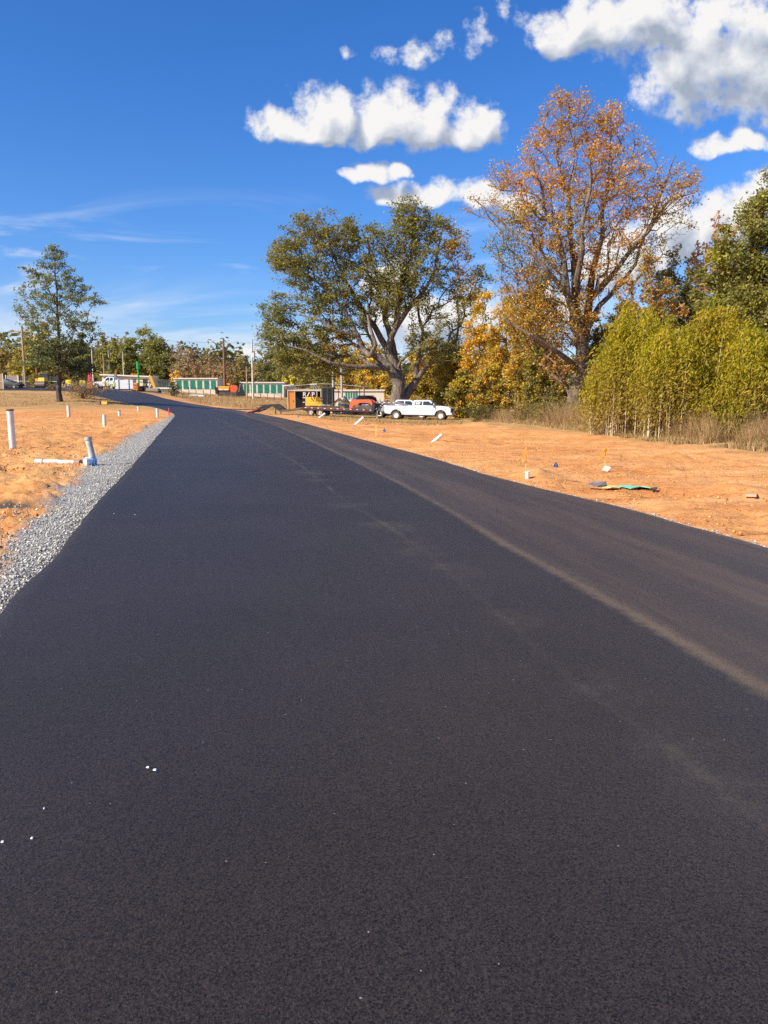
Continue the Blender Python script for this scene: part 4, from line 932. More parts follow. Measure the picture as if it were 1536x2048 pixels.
# yellow motor grader behind the trailer
gd_ = thing('motor_grader', 'yellow motor grader with tall glass cab behind the trailer', 'grader', GD(662, 90.5, 826), R(-6))
YD = mat('grader_yellow', (.80,.45,.03), .5, var=.1, dirt=.3)
m = MB(); m.box(-2.9, -.95, -.62, .62, .95, 1.98, tx=.03, ty=.06); hood = m.build('engine_hood', YD, gd_, bevel=.05)
m = MB()
for i in range(6): m.box(-2.915, -2.9, -.5, .5, 1.1+i*.13, 1.17+i*.13)
m.build('radiator_grille', BLK, hood)
m = MB(); m.box(-2.85, 1.6, -.3, .3, .62, .95); m.build('main_frame', YD, gd_)
m = MB()
for x in (-.9, .28):
    for y in (-.62, .62): m.box(x-.04, x+.04, y-.04, y+.04, .95, 3.02)
m.box(-1.0, .4, -.70, .70, 3.0, 3.12); m.box(-.92, .32, -.64, .64, .93, 1.15); m.box(-.34, -.28, -.66, -.62, 1.1, 3.0); cabf = m.build('cab_frame', mat('cab_grey', (.33,.36,.30), .5), gd_)
MB().box(-.86, .24, -.60, .60, 1.15, 3.0).build('cab_glass', GLS, cabf)
m = MB(); m.bar((.3, 0, 1.25), (1.0, 0, 1.75), .2, .24); m.bar((1.0, 0, 1.75), (1.5, 0, 1.35), .2, .24); m.bar((1.5, 0, 1.35), (2.75, 0, 1.05), .2, .24); m.build('front_arm', YD, gd_)
m = MB(); m.add([(.3, -1.2, .1), (.9, 1.1, .1), (.98, 1.08, .1), (.38, -1.22, .1), (.24, -1.2, .62), (.84, 1.1, .62), (.92, 1.08, .62), (.32, -1.22, .62)], [(0,1,2,3),(7,6,5,4),(0,4,5,1),(1,5,6,2),(2,6,7,3),(3,7,4,0)]); lathe(m, (.8, 0, .66), [(0, .55), (.08, .55), (.08, .4), (0, .4)], 24, 'z'); m.build('blade', GRY, gd_)
for s in (-1, 1): MB().cyl((.9, s*.35, .7), (1.0, s*.3, 1.9), .05, .035).build('hydraulic_cylinder', CHR, gd_)
for x in (-2.3, -1.05, 2.65):
    for s in (-1, 1): wheel(gd_, x, s*.78, .5, .34, mat('yellow_rim', (.66,.40,.08), .6), s, .5)
# dark suv
sv = thing('parked_car', 'white car with black roof and windows showing above the orange loader', 'car', GD(722, 97, 815), R(195))
m = MB(); m.prism([(-2.2,.4),(-2.25,.9),(-2.1,1.15),(.9,1.18),(2.1,1.02),(2.25,.7),(2.2,.4)], -.92, .92, lambda x, z: .06 if z > 1 else 0); m.build('body', WHT, sv, bevel=.05)
m = MB(); m.prism([(-2.0,1.15),(-1.75,1.72),(-1.3,1.86),(.1,1.88),(.5,1.78),(1.25,1.18)], -.86, .86, lambda x, z: max(0, z-1.2)*.3); m.build('glasshouse', GLS, sv, bevel=.04)
MB().box(-1.6, .3, -.62, .62, 1.86, 1.91, tx=.08, ty=.05).build('roof', BLK, sv, bevel=.02)
for x in (-1.4, 1.4):
    for s in (-1, 1): wheel(sv, x, s*.82, .36, .24, CHR, s)
sv.scale = (1, 1, 1.17)
# grey stone piles behind the grader
for i, (px, D, w_, h) in enumerate([(688, 95, 1.9, 2.2), (703, 99, 1.2, 1.9)]):
    n1, n2 = 18, 9; th_ = np.linspace(0, 2*np.pi, n1, endpoint=False); vs_l = [(0, 0, h)]
    for j_ in range(1, n2+1):
        r_ = j_/n2
        for a in th_:
            q = 1+.16*math.sin(3*a+i)+.1*random.random(); vs_l.append((math.cos(a)*r_*w_*q, math.sin(a)*r_*w_*q, h*(1-r_)**1.15+random.uniform(-.05, .07)))
    f_l = [(0, 1+k_, 1+(k_+1) % n1) for k_ in range(n1)]
    for j_ in range(n2-1): f_l += [(1+j_*n1+k_, 1+(j_+1)*n1+k_, 1+(j_+1)*n1+(k_+1) % n1, 1+j_*n1+(k_+1) % n1) for k_ in range(n1)]
    o = MB().add(vs_l, f_l).build('stone_pile', mat('grey_stone', (.40,.39,.36), .95, var=.35, scale=9, bump=.8)); o.location = GD(px, D, 815)
    tag(o, ['grey stone pile between grader and white car', 'smaller grey stone pile touching the white car'][i], 'stone pile', 'grey stone piles')
# ---------------------------------------------------------------- work shed with the lettered wall
sh = thing('work_shed', 'open fronted work shed with orange door and white lettering on dark wall', 'shed', GD(609, 106, 815), R(4))
H = 2.62; w2 = 2.25
m = MB(); m.box(-w2, w2, .1, 2.2, .02, .12); m.build('floor', WOOD, sh)
m = MB()
for i in range(44): m.box(-w2+.05+i*.1, -w2+.11+i*.1, 2.08, 2.12, .12, H-.1)
m.box(-w2, w2, 2.12, 2.17, .12, H-.1); m.box(w2-.08, w2-.02, .2, 2.12, .12, H-.1); m.build('back_wall', BLK, sh)
m = MB()
for x in (-w2, -w2+.95, w2-.55, w2): m.box(x-.05, x+.05, 0, .1, 0, H)
m.box(-w2-.05, w2+.05, -.02, .12, H-.12, H+.10); m.build('frame', CREAM, sh)
m = MB(); m.box(-w2+.08, -w2+.85, .10, .14, .12, H-.14); dr = m.build('door', ORP, sh)
MB().box(-w2+.72, -w2+.78, .06, .10, 1.05, 1.25).build('handle', BLK, dr)
m = MB(); m.box(-w2-.1, w2+.1, -.05, 2.25, H+.10, H+.16); m.build('roof', ROOFW, sh)
m = MB()
for i in range(5): m.bar((-w2-.55+i*.33, -.35, H+.62+i*.03), (-w2-.05+i*.33, .0, H+.12), .055, .12)
for i in range(3): m.bar((w2-1.35+i*.33, -.35, H+.78), (w2-.85+i*.33, .0, H+.14), .055, .12)
m.bar((-w2-.65, -.35, H+.58), (-w2+.85, -.35, H+.74), .06, .14); m.bar((w2-1.5, -.35, H+.76), (w2-.55, -.35, H+.84), .06, .14)
m.build('awning_bracket', WHT, sh)
sgn = MB().box(-.28, w2-.62, .04, .09, .25, H-.14).build('sign_panel', mat('sign_brown', (.035,.016,.016), .5), sh)
SW = mat('sign_white', (.85,.84,.84), .5); SR = mat('sign_red', (.50,.03,.07), .5)
def glyph(ch, x, z, h, m_):
    cu = bpy.data.curves.new('letter', 'FONT'); cu.body = ch; cu.size = h*1.4; cu.extrude = .008; cu.offset = .012
    tmp = bpy.data.objects.new('tmp_letter', cu); C.objects.link(tmp); bpy.context.view_layer.update()
    me = bpy.data.meshes.new_from_object(tmp.evaluated_get(bpy.context.evaluated_depsgraph_get())); bpy.data.objects.remove(tmp)
    o = link('letter', me, m_, sgn); o.rotation_euler = (R(90), 0, 0); o.location = (x, .028, z); return o
glyph('R', -.22, 1.78, .58, SW); glyph('P', .98, 1.78, .58, SW)
MB().add([(.34,.03,1.78),(.46,.03,1.78),(.74,.03,2.36),(.62,.03,2.36),(.34,.02,1.78),(.46,.02,1.78),(.74,.02,2.36),(.62,.02,2.36)], [(0,1,2,3),(7,6,5,4),(0,4,5,1),(1,5,6,2),(2,6,7,3),(3,7,4,0)]).build('letter_stroke', SW, sgn)
MB().add([(.84,.03,1.78),(.96,.03,1.78),(.78,.03,2.24),(.68,.03,2.24),(.84,.02,1.78),(.96,.02,1.78),(.78,.02,2.24),(.68,.02,2.24)], [(0,1,2,3),(7,6,5,4),(0,4,5,1),(1,5,6,2),(2,6,7,3),(3,7,4,0)]).build('letter_stroke', SR, sgn)
MB().box(-.22, 1.55, .025, .036, 1.56, 1.66).box(-.22, .05, .025, .036, .95, 1.05).build('sign_stripe', SW, sgn)
# dark arched canopy behind the shed
cn = thing('canopy', 'dark low arched canopy roof behind the work shed and the concrete posts', 'canopy', GD(652, 113, 812), R(3))
pr = [(-5.4+10.9*i/16, 2.95+.62*math.sin(math.pi*(.12+.80*i/16))) for i in range(17)]
MB().prism(pr+[(x, z-.10) for x, z in pr[::-1]], 0, 5).build('roof', mat('dark_roof', (.035,.028,.026), .8), cn)
MB().prism([(x, z+.02) for x, z in pr]+[(x, z-.05) for x, z in pr[::-1]], -.06, -.005).build('roof_edge', mat('pale_edge', (.55,.5,.45), .6), cn)
for x in (-5, -1.8, 1.8, 5): MB().box(x-.06, x+.06, 4.7, 4.82, 0, 3.0).build('post', GRY, cn)
# ---------------------------------------------------------------- storage buildings
def storage(label, px0, px1, D, top, base, doors, dz=(.62, 2.35), rz=0, H=3.0, wall=CREAM):
    pc = (px0+px1)/2; s = D*MPP; t = thing('storage_building', label, 'storage building', GD(pc, D, base), rz, 'storage unit buildings'); W = (px1-px0)*s/2
    t.location.z = P(pc, base, D).z-.05
    MB().box(-W, W, 0, 7, -.6, H-.12).build('wall', wall, t)
    MB().box(-W-.15, W+.15, -.25, 7.2, H-.12, H+.10).build('roof', ROOFW, t)
    for a, b in doors:
        x0, x1 = (a-pc)*s, (b-pc)*s; m = MB()
        for i in range(9): m.box(x0, x1, -.05+.012*(i % 2), .02, dz[0]+(dz[1]-dz[0])*i/9, dz[0]+(dz[1]-dz[0])*(i+1)/9)
        d = m.build('roll_up_door', GREEN, t); MB().box((x0+x1)/2-.08, (x0+x1)/2+.08, -.08, -.052, dz[0]+.2, dz[0]+.25).build('handle', CHR, d)
    return t
storage('left storage building with six green doors, right of the small dark bush', 349, 435, 165, 757, 785, [(354,363.5),(367.5,377),(381,391),(395,404.5),(409,418.5),(422.5,432)], (.75, 2.55))
storage('right storage building with green doors behind the pale pole', 484, 568, 160, 765, 791, [(488,498.5),(502,512),(516,525.5),(529,538.5),(542,552),(555,564)], (.55, 2.25), H=2.7)
storage('low beige storage building seen over the trailer, small green doors at its left end', 668, 768, 135, 782, 806, [(691,694),(696,699),(701,704),(706,709.5),(711,715)], (.7, 1.95), H=2.25)
lb = thing('long_building', 'long low beige building with pale roof behind the white truck', 'building', GD(252, 166, 778), 0)
s = 166*MPP; W = 47*s; lb.location.z = P(252, 778, 166).z-.05
MB().box(-W, W, 0, 6, -.5, 2.55).build('wall', CREAM, lb)
MB().add([(-W-.3,-.5,3.2),(W+.2,-.5,2.75),(W+.2,6.3,2.9),(-W-.3,6.3,3.35),(-W-.3,-.5,2.9),(W+.2,-.5,2.5),(W+.2,6.3,2.65),(-W-.3,6.3,3.05)], [(0,1,2,3),(7,6,5,4),(0,4,5,1),(1,5,6,2),(2,6,7,3),(3,7,4,0)]).build('roof', ROOFW, lb)
for i in range(4): MB().box(-W+1.2+i*2.5, -W+2.2+i*2.5, -.04, .01, 1.2, 2.1).build('window', GLS, lb)
# ---------------------------------------------------------------- poles, posts and wires
def pole(name, label, px, top, D, r, m_, base_py=785, arm=None, group=None, extra=None):
    g0 = GD(px, D, base_py); t = thing(name, label, 'pole' if 'pole' in name else 'post', g0, group=group)
    h = P(px, top, D).z-g0.z
    MB().cyl((0, 0, -.3), (0, 0, h), r*1.15, r*.8, 12).build('shaft', m_, t, smooth=True)
    if arm:
        a = MB(); a.box(-arm, arm, -.06, .06, h-1.1, h-.95); a.bar((-arm*.8, 0, h-1.0), (0, 0, h-1.7), .05); a.bar((arm*.8, 0, h-1.0), (0, 0, h-1.7), .05); a.build('crossarm', m_, t)
        for x in (-arm*.9, -arm*.45, arm*.45, arm*.9): MB().cyl((x, 0, h-.95), (x, 0, h-.72), .05, .03, 8).build('insulator', GRY, t)
    if extra == 'gear':
        m = MB(); m.cyl((.35, -.1, h-3.4), (.35, -.1, h-2.5), .26, n=12); m.build('transformer', mat('pale_grey_paint', (.55,.55,.52), .5), t)
        MB().bar((0, 0, h-1.2), (.8, 0, h-1.0), .07).box(.7, .9, -.1, .1, h-1.2, h-.8).build('bracket', GRY, t)
    if extra == 'cap': MB().cyl((0, 0, h-.9), (0, 0, h), r*1.3, n=10).build('bracket', GRY, t)
    return t
pole('utility_pole', 'bare reddish brown utility pole rising behind the orange paver', 450, 679, 153, .23, POLB)
pole('utility_pole', 'pale weathered utility pole with grey transformer right of the paver', 506, 678, 146, .18, POLG, extra='gear')
pole('utility_pole', 'short thin tan pole just left of the pale transformer pole', 494, 733, 148, .12, POLT)
pole('utility_pole', 'brown utility pole with wooden crossarm at far left before the yellow green trees', 52, 651, 138, .19, POLT, arm=1.3)
pole('utility_pole', 'plain brown pole right behind the yellow roller', 76, 712, 136, .18, POLB)
pole('wooden_post', 'thin tan post beside the dark gate at far left', 48.5, 741, 134, .10, POLT)
pole('utility_pole', 'thin tan pole above the cab of the white utility truck', 210, 707, 168, .12, POLT)
pole('utility_pole', 'whitish pole with grey fittings second right of the lawn tree', 221, 700, 172, .12, POLG, extra='cap')
pole('utility_pole', 'thin pale pole left of the green standpipe', 249, 703, 170, .10, POLG)
pole('utility_pole', 'grey pole seen through the right edge of the lawn tree', 188, 690, 170, .14, POLG)
pole('concrete_post', 'left of two pale concrete posts behind the trailer', 666.5, 743, 108, .17, CONC, group='pale concrete posts')
pole('concrete_post', 'right taller pale concrete post with dark fitting behind the trailer', 683.5, 732, 110, .17, CONC, group='pale concrete posts', extra='cap')
pole('lamp_post', 'thin rusty lamp post left of the oak trunk', 728.5, 751, 125, .10, POLB)
def wire(label, pts, sag=.4):
    w_ = [P(*p) for p in pts]; out = []
    for a, b in zip(w_[:-1], w_[1:]):
        for i in range(8): t_ = i/8; q = a.lerp(b, t_); q.z -= sag*4*t_*(1-t_); out.append(q)
    out.append(w_[-1]); c = out[0].copy()
    o = MB().tube([p-c for p in out], .028, 4).build('power_line', mat('cable', (.05,.05,.05), .6)); o.location = c
    tag(o, label, 'power line', 'overhead power lines')
wire('uppermost power line crossing the sky between lawn tree and oak', [(188,668,170),(221,672,172),(506,686,146),(700,700,120)])
wire('power line passing below the tops of the two tall poles', [(221,704,172),(450,716,153),(506,722,146),(640,735,120)])
wire('lower power line in front of the brown scrub trees', [(249,726,170),(494,736,148),(683.5,757,110)])
wire('guy wire hanging down right from the brown pole top', [(450,681,153),(480,712,150),(506,719,146)], .1)
wire('power line running left from the wooden crossarm', [(-60,684,140),(52,691,138),(188,700,170)], .3)
# ---------------------------------------------------------------- fences
def fence_run(name, label, a, b, z_rel, n, m_, rails, pr_=.05, mesh_=None, h=None):
    """a, b: ground points; posts n; rails heights"""
    c = a.copy(); t = thing(name, label, 'fence', c); d = b-a; h = h or z_rel
    for i in range(n+1):
        x, y = a.x+d.x*i/n, a.y+d.y*i/n; z = gz(x, y); MB().box(x-c.x-pr_, x-c.x+pr_, y-c.y-pr_, y-c.y+pr_, z-c.z-.2, z-c.z+h).build('post', m_, t)
    m = MB()
    for i in range(n):
        p0 = Vector((a.x+d.x*i/n, a.y+d.y*i/n, 0)); p1 = Vector((a.x+d.x*(i+1)/n, a.y+d.y*(i+1)/n, 0)); p0.z = gz(p0.x, p0.y); p1.z = gz(p1.x, p1.y)
        for r_ in rails: m.bar(p0-c+Vector((0, 0, r_)), p1-c+Vector((0, 0, r_)), pr_*.7)
        if mesh_:
            k_ = mesh_
            for q in range(k_): s_ = p0.lerp(p1, (q+.5)/k_)-c; m.bar(s_+Vector((0, 0, .05)), s_+Vector((0, 0, h-.05)), .025)
    m.build('rails', m_, t)
    return t
fence_run('metal_fence', 'thin black metal fence before the right storage building', GD(508, 147), GD(606, 139), 1.3, 7, BLK, (.3, 1.2), .045, h=1.35)
fence_run('metal_fence', 'black metal fence before the left storage building', GD(364, 152), GD(436, 152), 1.3, 5, BLK, (.3, 1.2), .045, h=1.35)
fence_run('metal_fence', 'black metal fence before the low beige storage building', GD(690, 124), GD(775, 118), 1.3, 6, BLK, (.3, 1.2), .045, h=1.5)
fence_run('chain_link_fence', 'grey green mesh fence sloping down right of the yellow boom', GD(304, 156), GD(345, 150), 2.4, 4, mat('fence_green', (.07,.10,.09), .6), (.1, 1.2, 2.2), .05, mesh_=14, h=2.2)
def wood_fence(label, px0, px1, D, h, m_):
    a, b = GD(px0, D), GD(px1, D); c = a.copy(); t = thing('wooden_fence', label, 'fence', c); W = b.x-a.x; n_ = max(3, int(W/.15)); m = MB()
    for i in range(n_): m.box(W*i/n_, W*(i+.9)/n_, 0, .03, gz(a.x+W*i/n_, D)-c.z, gz(a.x+W*i/n_, D)-c.z+h+.02*random.random())
    m.build('boards', m_, t)
    for x in (.05, W-.05): MB().box(x-.07, x+.07, -.08, -.003, -.2, h+.08).build('post', POLG, t)
    MB().box(0, W, -.05, -.003, h*.5, h*.5+.1).build('rail', POLG, t)
wood_fence('tan board fence panel with pale post cut by the left edge', -40, 9.5, 117, 2.3, mat('tan_boards', (.40,.27,.16), .85, var=.2))
wood_fence('grey weathered board fence behind the black car', 14, 39, 140, 2.0, mat('grey_boards', (.32,.27,.22), .9, var=.2))
wood_fence('dark board fence panel left of the yellow roller', 39, 70, 139, 1.9, mat('dark_boards', (.05,.045,.045), .9, var=.2))
wood_fence('dark shaded board fence between roller and lawn tree', 92, 122, 138, 1.9, MC['dark_boards'])
# black car far left
bc = thing('parked_car', 'black car partly hidden behind the tan fence at far left', 'car', GD(19, 121, 768), R(-8))
m = MB(); m.prism([(-2.1,.3),(-2.15,.85),(-1.9,1.0),(.7,.98),(1.9,.72),(2.05,.5),(2.0,.3)], -.88, .88, lambda x, z: .06 if z > .9 else 0); m.build('body', BLK, bc, bevel=.05)
m = MB(); m.prism([(-2.0,.98),(-1.6,1.42),(-.4,1.45),(.75,.98)], -.8, .8, lambda x, z: max(0, z-1)*.4); m.build('glasshouse', GLS, bc, bevel=.03)
for x in (-1.3, 1.3):
    for s in (-1, 1): wheel(bc, x, s*.8, .31, .2, CHR, s)
MB().box(1.9, 2.03, -.75, -.5, .55, .68).build('headlight', MC['lamp_glass'], bc)
# ---------------------------------------------------------------- road roller
rl = thing('road_roller', 'yellow tandem road roller with black canopy parked on the far road', 'roller', GD(82, 123, 774), R(-4))
for y, nm in ((0, 'front_drum'), (2.5, 'rear_drum')):
    m = MB(); lathe(m, (0, y, .52), [(-.82, .001), (-.82, .48), (-.80, .52), (.80, .52), (.82, .48), (.82, .001)], 28, 'x'); m.build(nm, mat('drum_steel', (.13,.10,.085), .6, .4), rl, smooth=True)
m = MB(); m.box(-.86, -.78, -.3, .3, .4, .98); m.box(.78, .86, -.3, .3, .4, .98); m.box(-.86, .86, -.28, .5, .9, 1.02); m.build('front_yoke', BLK, rl)
m = MB(); m.box(-.35, .78, -.3, 1.0, 1.02, 1.62, tx=.05, ty=.1); m.build('engine_cover', mat('roller_yellow', (.85,.52,.02), .4), rl, bevel=.05)
MB().box(-.82, -.37, -.2, .9, 1.02, 1.5, tx=.03, ty=.03).build('water_tank', ORP, rl, bevel=.04)
m = MB(); m.box(-.6, .6, 1.05, 2.6, .75, 1.25); m.build('rear_body', mat('roller_yellow', (.85,.52,.02), .4), rl)
m = MB(); m.box(-.3, .3, 1.5, 2.0, 1.25, 1.4); m.box(-.3, .3, 1.95, 2.08, 1.4, 1.95); m.build('seat', BLK, rl, bevel=.03)
m = MB()
for x in (-.62, .62): m.bar((x, 1.1, 1.2), (x, 1.25, 2.35), .07); m.bar((x, 2.4, 1.2), (x, 2.3, 2.35), .07)
m.box(-.75, .75, .95, 2.5, 2.32, 2.42, tx=.06, ty=.06); m.box(-.66, .66, 1.02, 1.05, 1.62, 2.3); m.build('canopy', BLK, rl)
# asphalt paver
pv = thing('asphalt_paver', 'orange and yellow tracked asphalt paver parked before the brown pole', 'paver', GD(462, 150, 791), R(3))
for y in (-1.05, 1.05):
    m = MB(); m.prism(arc(-1.9, .42, .40, 90, 270, 8)+arc(1.1, .42, .40, -90, 90, 8), y-.16, y+.16); m.build('track', RUB, pv)
m = MB(); m.prism([(-2.0,.55),(-2.2,1.15),(-.2,1.15),(.0,.55)], -1.2, 1.2); m.build('chassis', REDD, pv)
m = MB(); m.box(-2.2, -.15, -1.15, 1.15, 1.18, 1.95, tx=.02, ty=.05); dk = m.build('engine_deck', YLW, pv, bevel=.05)
MB().box(-2.1, -1.35, -1.17, -1.151, 1.22, 1.36).box(-1.1, -.35, -1.17, -1.151, 1.22, 1.36).build('white_stripe', MC['decal_white'], dk)
m = MB(); m.prism([(-2.75,.5),(-2.85,1.7),(-2.65,1.8),(-2.2,1.2),(-2.25,.5)], -1.3, 1.3); m.build('hopper', BLK, pv)
m = MB(); m.prism([(-.1,.7),(-.1,1.7),(.3,2.15),(1.3,2.1),(1.5,1.5),(1.1,.7)], -1.0, 1.0); m.build('operator_platform', ORA, pv, bevel=.04)
for y in (-.6, .6): MB().bar((-.4, y, 1.9), (-.4, y, 2.6), .09).box(-.65, -.2, y-.16, y+.16, 2.25, 2.55).build('control_console', ORP, pv)
m = MB(); m.prism([(1.2,.25),(1.3,1.0),(1.7,1.9),(1.95,2.6),(2.1,2.6),(2.25,1.4),(2.75,.4),(2.7,.12),(1.3,.12)], -1.25, 1.25); m.build('screed', BLK, pv)
m = MB()
for i in range(5): m.box(1.62+i*.07, 1.78+i*.07, -1.28, -1.255, .95+i*.32, 1.12+i*.32)
m.cyl((2.02, -1.1, 2.6), (2.02, -1.1, 2.95), .12).build('exhaust', CHR, pv)
# ---------------------------------------------------------------- utility truck and the machines beside it
ut = thing('utility_truck', 'white utility truck facing left with workers beside it', 'truck', GD(210, 132, 777), R(180))
s = 132*MPP
low = [(-2.2,.5),(-2.2,1.25),(.1,1.3),(1.1,1.28),(1.75,.95),(1.95,.5)]+[(1.6,.5)]+arc(1.05, .45, .52, 10, 170, 8)+[(.4,.5)]
MB().prism(low, -1.05, 1.05, lambda x, z: .04 if z > 1.2 else 0).build('body', WHT, ut, bevel=.03)
MB().prism([(-1.9,1.28),(-1.85,2.0),(-1.65,2.1),(-.75,2.1),(.15,1.3)], -.98, .98, lambda x, z: max(0, z-1.3)*.25).build('cab', WHT, ut, bevel=.03)
m = MB(); yf2 = lambda z: .98-max(0, z-1.3)*.25
for s_ in (-1, 1): side_panel(m, [(-1.7,1.42),(-1.68,1.95),(-1.2,1.95),(-1.2,1.42)], yf2, .01, s_); side_panel(m, [(-1.1,1.42),(-1.1,1.95),(-.8,1.95),(-.2,1.42)], yf2, .01, s_)
m.build('side_window', GLS, ut)
for x in (1.05, -1.5):
    for s_ in (-1, 1): wheel(ut, x, s_*.92, .44, .28, CHR, s_)
MB().box(-2.2, 1.9, -.5, .5, .38, .5).build('chassis', BLK, ut)
wb = thing('tool_container', 'white box container with dark straps between utility truck and orange generator', 'container', GD(248.5, 131, 777), 0)
MB().box(-1.5, 1.5, 0, 1.8, .32, 1.85).build('box', WHT, wb, bevel=.02)
for x in (-.85, .85): MB().box(x-.1, x+.1, -.02, 1.82, .30, 1.87).build('strap', mat('strap_grey', (.10,.13,.17), .6), wb)
MB().box(-1.55, 1.55, .05, 1.75, .18, .31).build('skid', BLK, wb)
for x in (-1.2, 1.2): wheel(wb, x, .1, .2, .15, GRY, -1)
gn_ = thing('generator', 'small orange generator right of the white box container', 'generator', GD(271, 131, 776), 0)
MB().box(-.42, .42, 0, 1.1, .25, 1.45, tx=.06, ty=.04).build('housing', ORP, gn_, bevel=.08)
MB().box(-.3, .3, -.012, .002, .9, 1.2).box(-.3, .3, -.012, .002, .45, .7).build('grille', mat('rust', (.35,.12,.03), .7), gn_)
for x in (-.3, .3): wheel(gn_, x, .3, .22, .15, GRY, -1)
tl = thing('loader_machine', 'dark machine with black tyres and hoses right of the orange generator', 'machine', GD(287, 132, 777), 0)
MB().box(-.9, .9, .2, 1.3, .55, .95, tx=.1).build('chassis', BLK, tl); MB().bar((-.9, .6, 1.65), (1.6, .6, 1.5), .12).bar((-.9, .6, .9), (-.9, .6, 1.7), .1).bar((1.2, .6, .9), (1.2, .6, 1.5), .1).build('boom_rack', BLK, tl)
MB().box(-.2, .5, .1, .9, .95, 1.35, tx=.1, ty=.1).build('engine', mat('dull_green', (.12,.13,.08), .7), tl, bevel=.04)
for x in (-.5, .45):
    for y in (.1, 1.3): wheel(tl, x, y, .38, .25, GRY, -1 if y < 1 else 1)
bm_ = thing('excavator_boom', 'upright yellow excavator boom beside the mesh fence', 'excavator', GD(306, 131, 776), 0)
m = MB(); m.prism([(-.75,2.9),(-.55,3.0),(-.25,2.75),(.15,1.6),(.55,.35),(.25,.25),(-.35,1.5),(-.6,2.2)], .3, .55); m.build('boom', YLW, bm_, bevel=.03)
MB().cyl((-.9, .42, .6), (-.25, .42, 1.6), .07).build('hydraulic_cylinder', CHR, bm_)
MB().box(-1.2, .9, -.2, 1.3, .3, .75, tx=.1, ty=.1).build('slew_body', mat('weathered_steel', (.28,.20,.14), .7), bm_, bevel=.04)
MB().box(-1.3, 1.0, -.35, -.02, .0, .32).box(-1.3, 1.0, 1.05, 1.4, .0, .32).build('tracks', RUB, bm_)
dg_ = thing('digging_arm', 'rusty brown digging arm raised behind the white container', 'excavator', GD(228, 137, 776), 0)
MB().prism([(-.3,1.6),(.1,2.3),(.35,3.3),(.6,3.35),(.5,2.3),(.2,1.0),(-.2,1.0)], 0, .35).build('arm', mat('rusty_brown', (.30,.16,.08), .8), dg_)
MB().box(-.6, .9, -.3, .7, 0, 1.05, tx=.1, ty=.1).build('base', mat('rusty_brown', (.30,.16,.08), .8), dg_)
sp_ = thing('standpipe', 'bright green vertical standpipe with thick collar above the machines', 'pipe', GD(278, 140, 776), 0)
MB().cyl((0, 0, 0), (0, 0, 4.0), .14, n=12).build('pipe', STDG, sp_, smooth=True)
MB().cyl((0, 0, 3.75), (0, 0, 4.9), .27, n=14).cyl((0, 0, 4.9), (0, 0, 5.05), .31, n=14).cyl((0, 0, 4.3), (0, 0, 4.4), .31, n=14).build('collar', STDG, sp_)
fb = thing('flatbed_trailer', 'low white flatbed trailer right of the yellow boom', 'trailer', GD(328, 140, 778), 0)
MB().box(-2.0, 2.0, 0, 2.0, .62, .85).build('deck', WHT, fb)
for x in (-.4, .5): wheel(fb, x, .05, .3, .2, GRY, -1)
MB().box(1.55, 1.65, .2, .3, 0, .62).box(-1.85, -1.75, .2, .3, 0, .62).build('stand', BLK, fb)
for i, (px, lb_) in enumerate([(138, 'yellow compactor seen through the lower branches of the lawn tree'), (166, 'yellow compactor left of the red and orange marker')]):
    t = thing('compactor', lb_, 'compactor', GD(px, 126, 772), R(10*i), 'small yellow compactors')
    MB().box(-.5, .5, -.3, .5, .55, 1.25, tx=.08, ty=.08).build('engine_cover', mat('lemon_yellow', (.80,.62,.03), .5), t, bevel=.05)
    m = MB(); lathe(m, (0, 0, .32), [(-.4, .001), (-.4, .3), (.4, .3), (.4, .001)], 18, 'x'); m.build('drum', GRY, t); MB().bar((0, .4, 1.1), (0, 1.0, 1.6), .06).build('handle', BLK, t)
mk = thing('marker_flag', 'tall red and pink draped marker flag on an orange stand', 'flag', GD(180, 124, 772), 0)
MB().cyl((0, 0, 0), (0, 0, 2.9), .04, n=8).build('pole', GRY, mk)
MB().add([(-.32,0,1.2),(.34,.05,1.15),(.30,.02,2.2),(.08,0,2.85),(-.15,0,2.7),(-.30,.04,2.0),(-.32,.05,1.2),(.34,.10,1.15),(.30,.07,2.2),(.08,.05,2.85),(-.15,.05,2.7),(-.30,.09,2.0)], [(0,1,2,3,4,5),(11,10,9,8,7,6)]+[(i, (i+1) % 6, 6+(i+1) % 6, 6+i) for i in range(6)]).build('cloth', mat('flag_red', (.72,.06,.12), .7), mk)
MB().box(-.45, .5, -.2, .25, .1, 1.1, tx=.15, ty=.05).build('stand', mat('stand_orange', (.85,.22,.04), .6), mk, bevel=.04)
# culvert rubble near the left storage building
for i, (px, D, L, a) in enumerate([(388, 138, 1.5, .2), (402, 140, 1.1, -.3)]):
    t = thing('broken_pipe', ['longer broken white pipe lying before the left storage building', 'shorter white pipe piece beside a pinkish block near the storage fence'][i], 'pipe', GD(px, D, 786), a, 'broken white pipes')
    MB().cyl((-L/2, 0, .15), (L/2, .1, .18), .17, n=12).build('pipe', WPL, t, smooth=True)
    if i: MB().box(L/2-.1, L/2+.25, -.2, .2, 0, .35).build('block', mat('pink_block', (.5,.3,.22), .9), t)
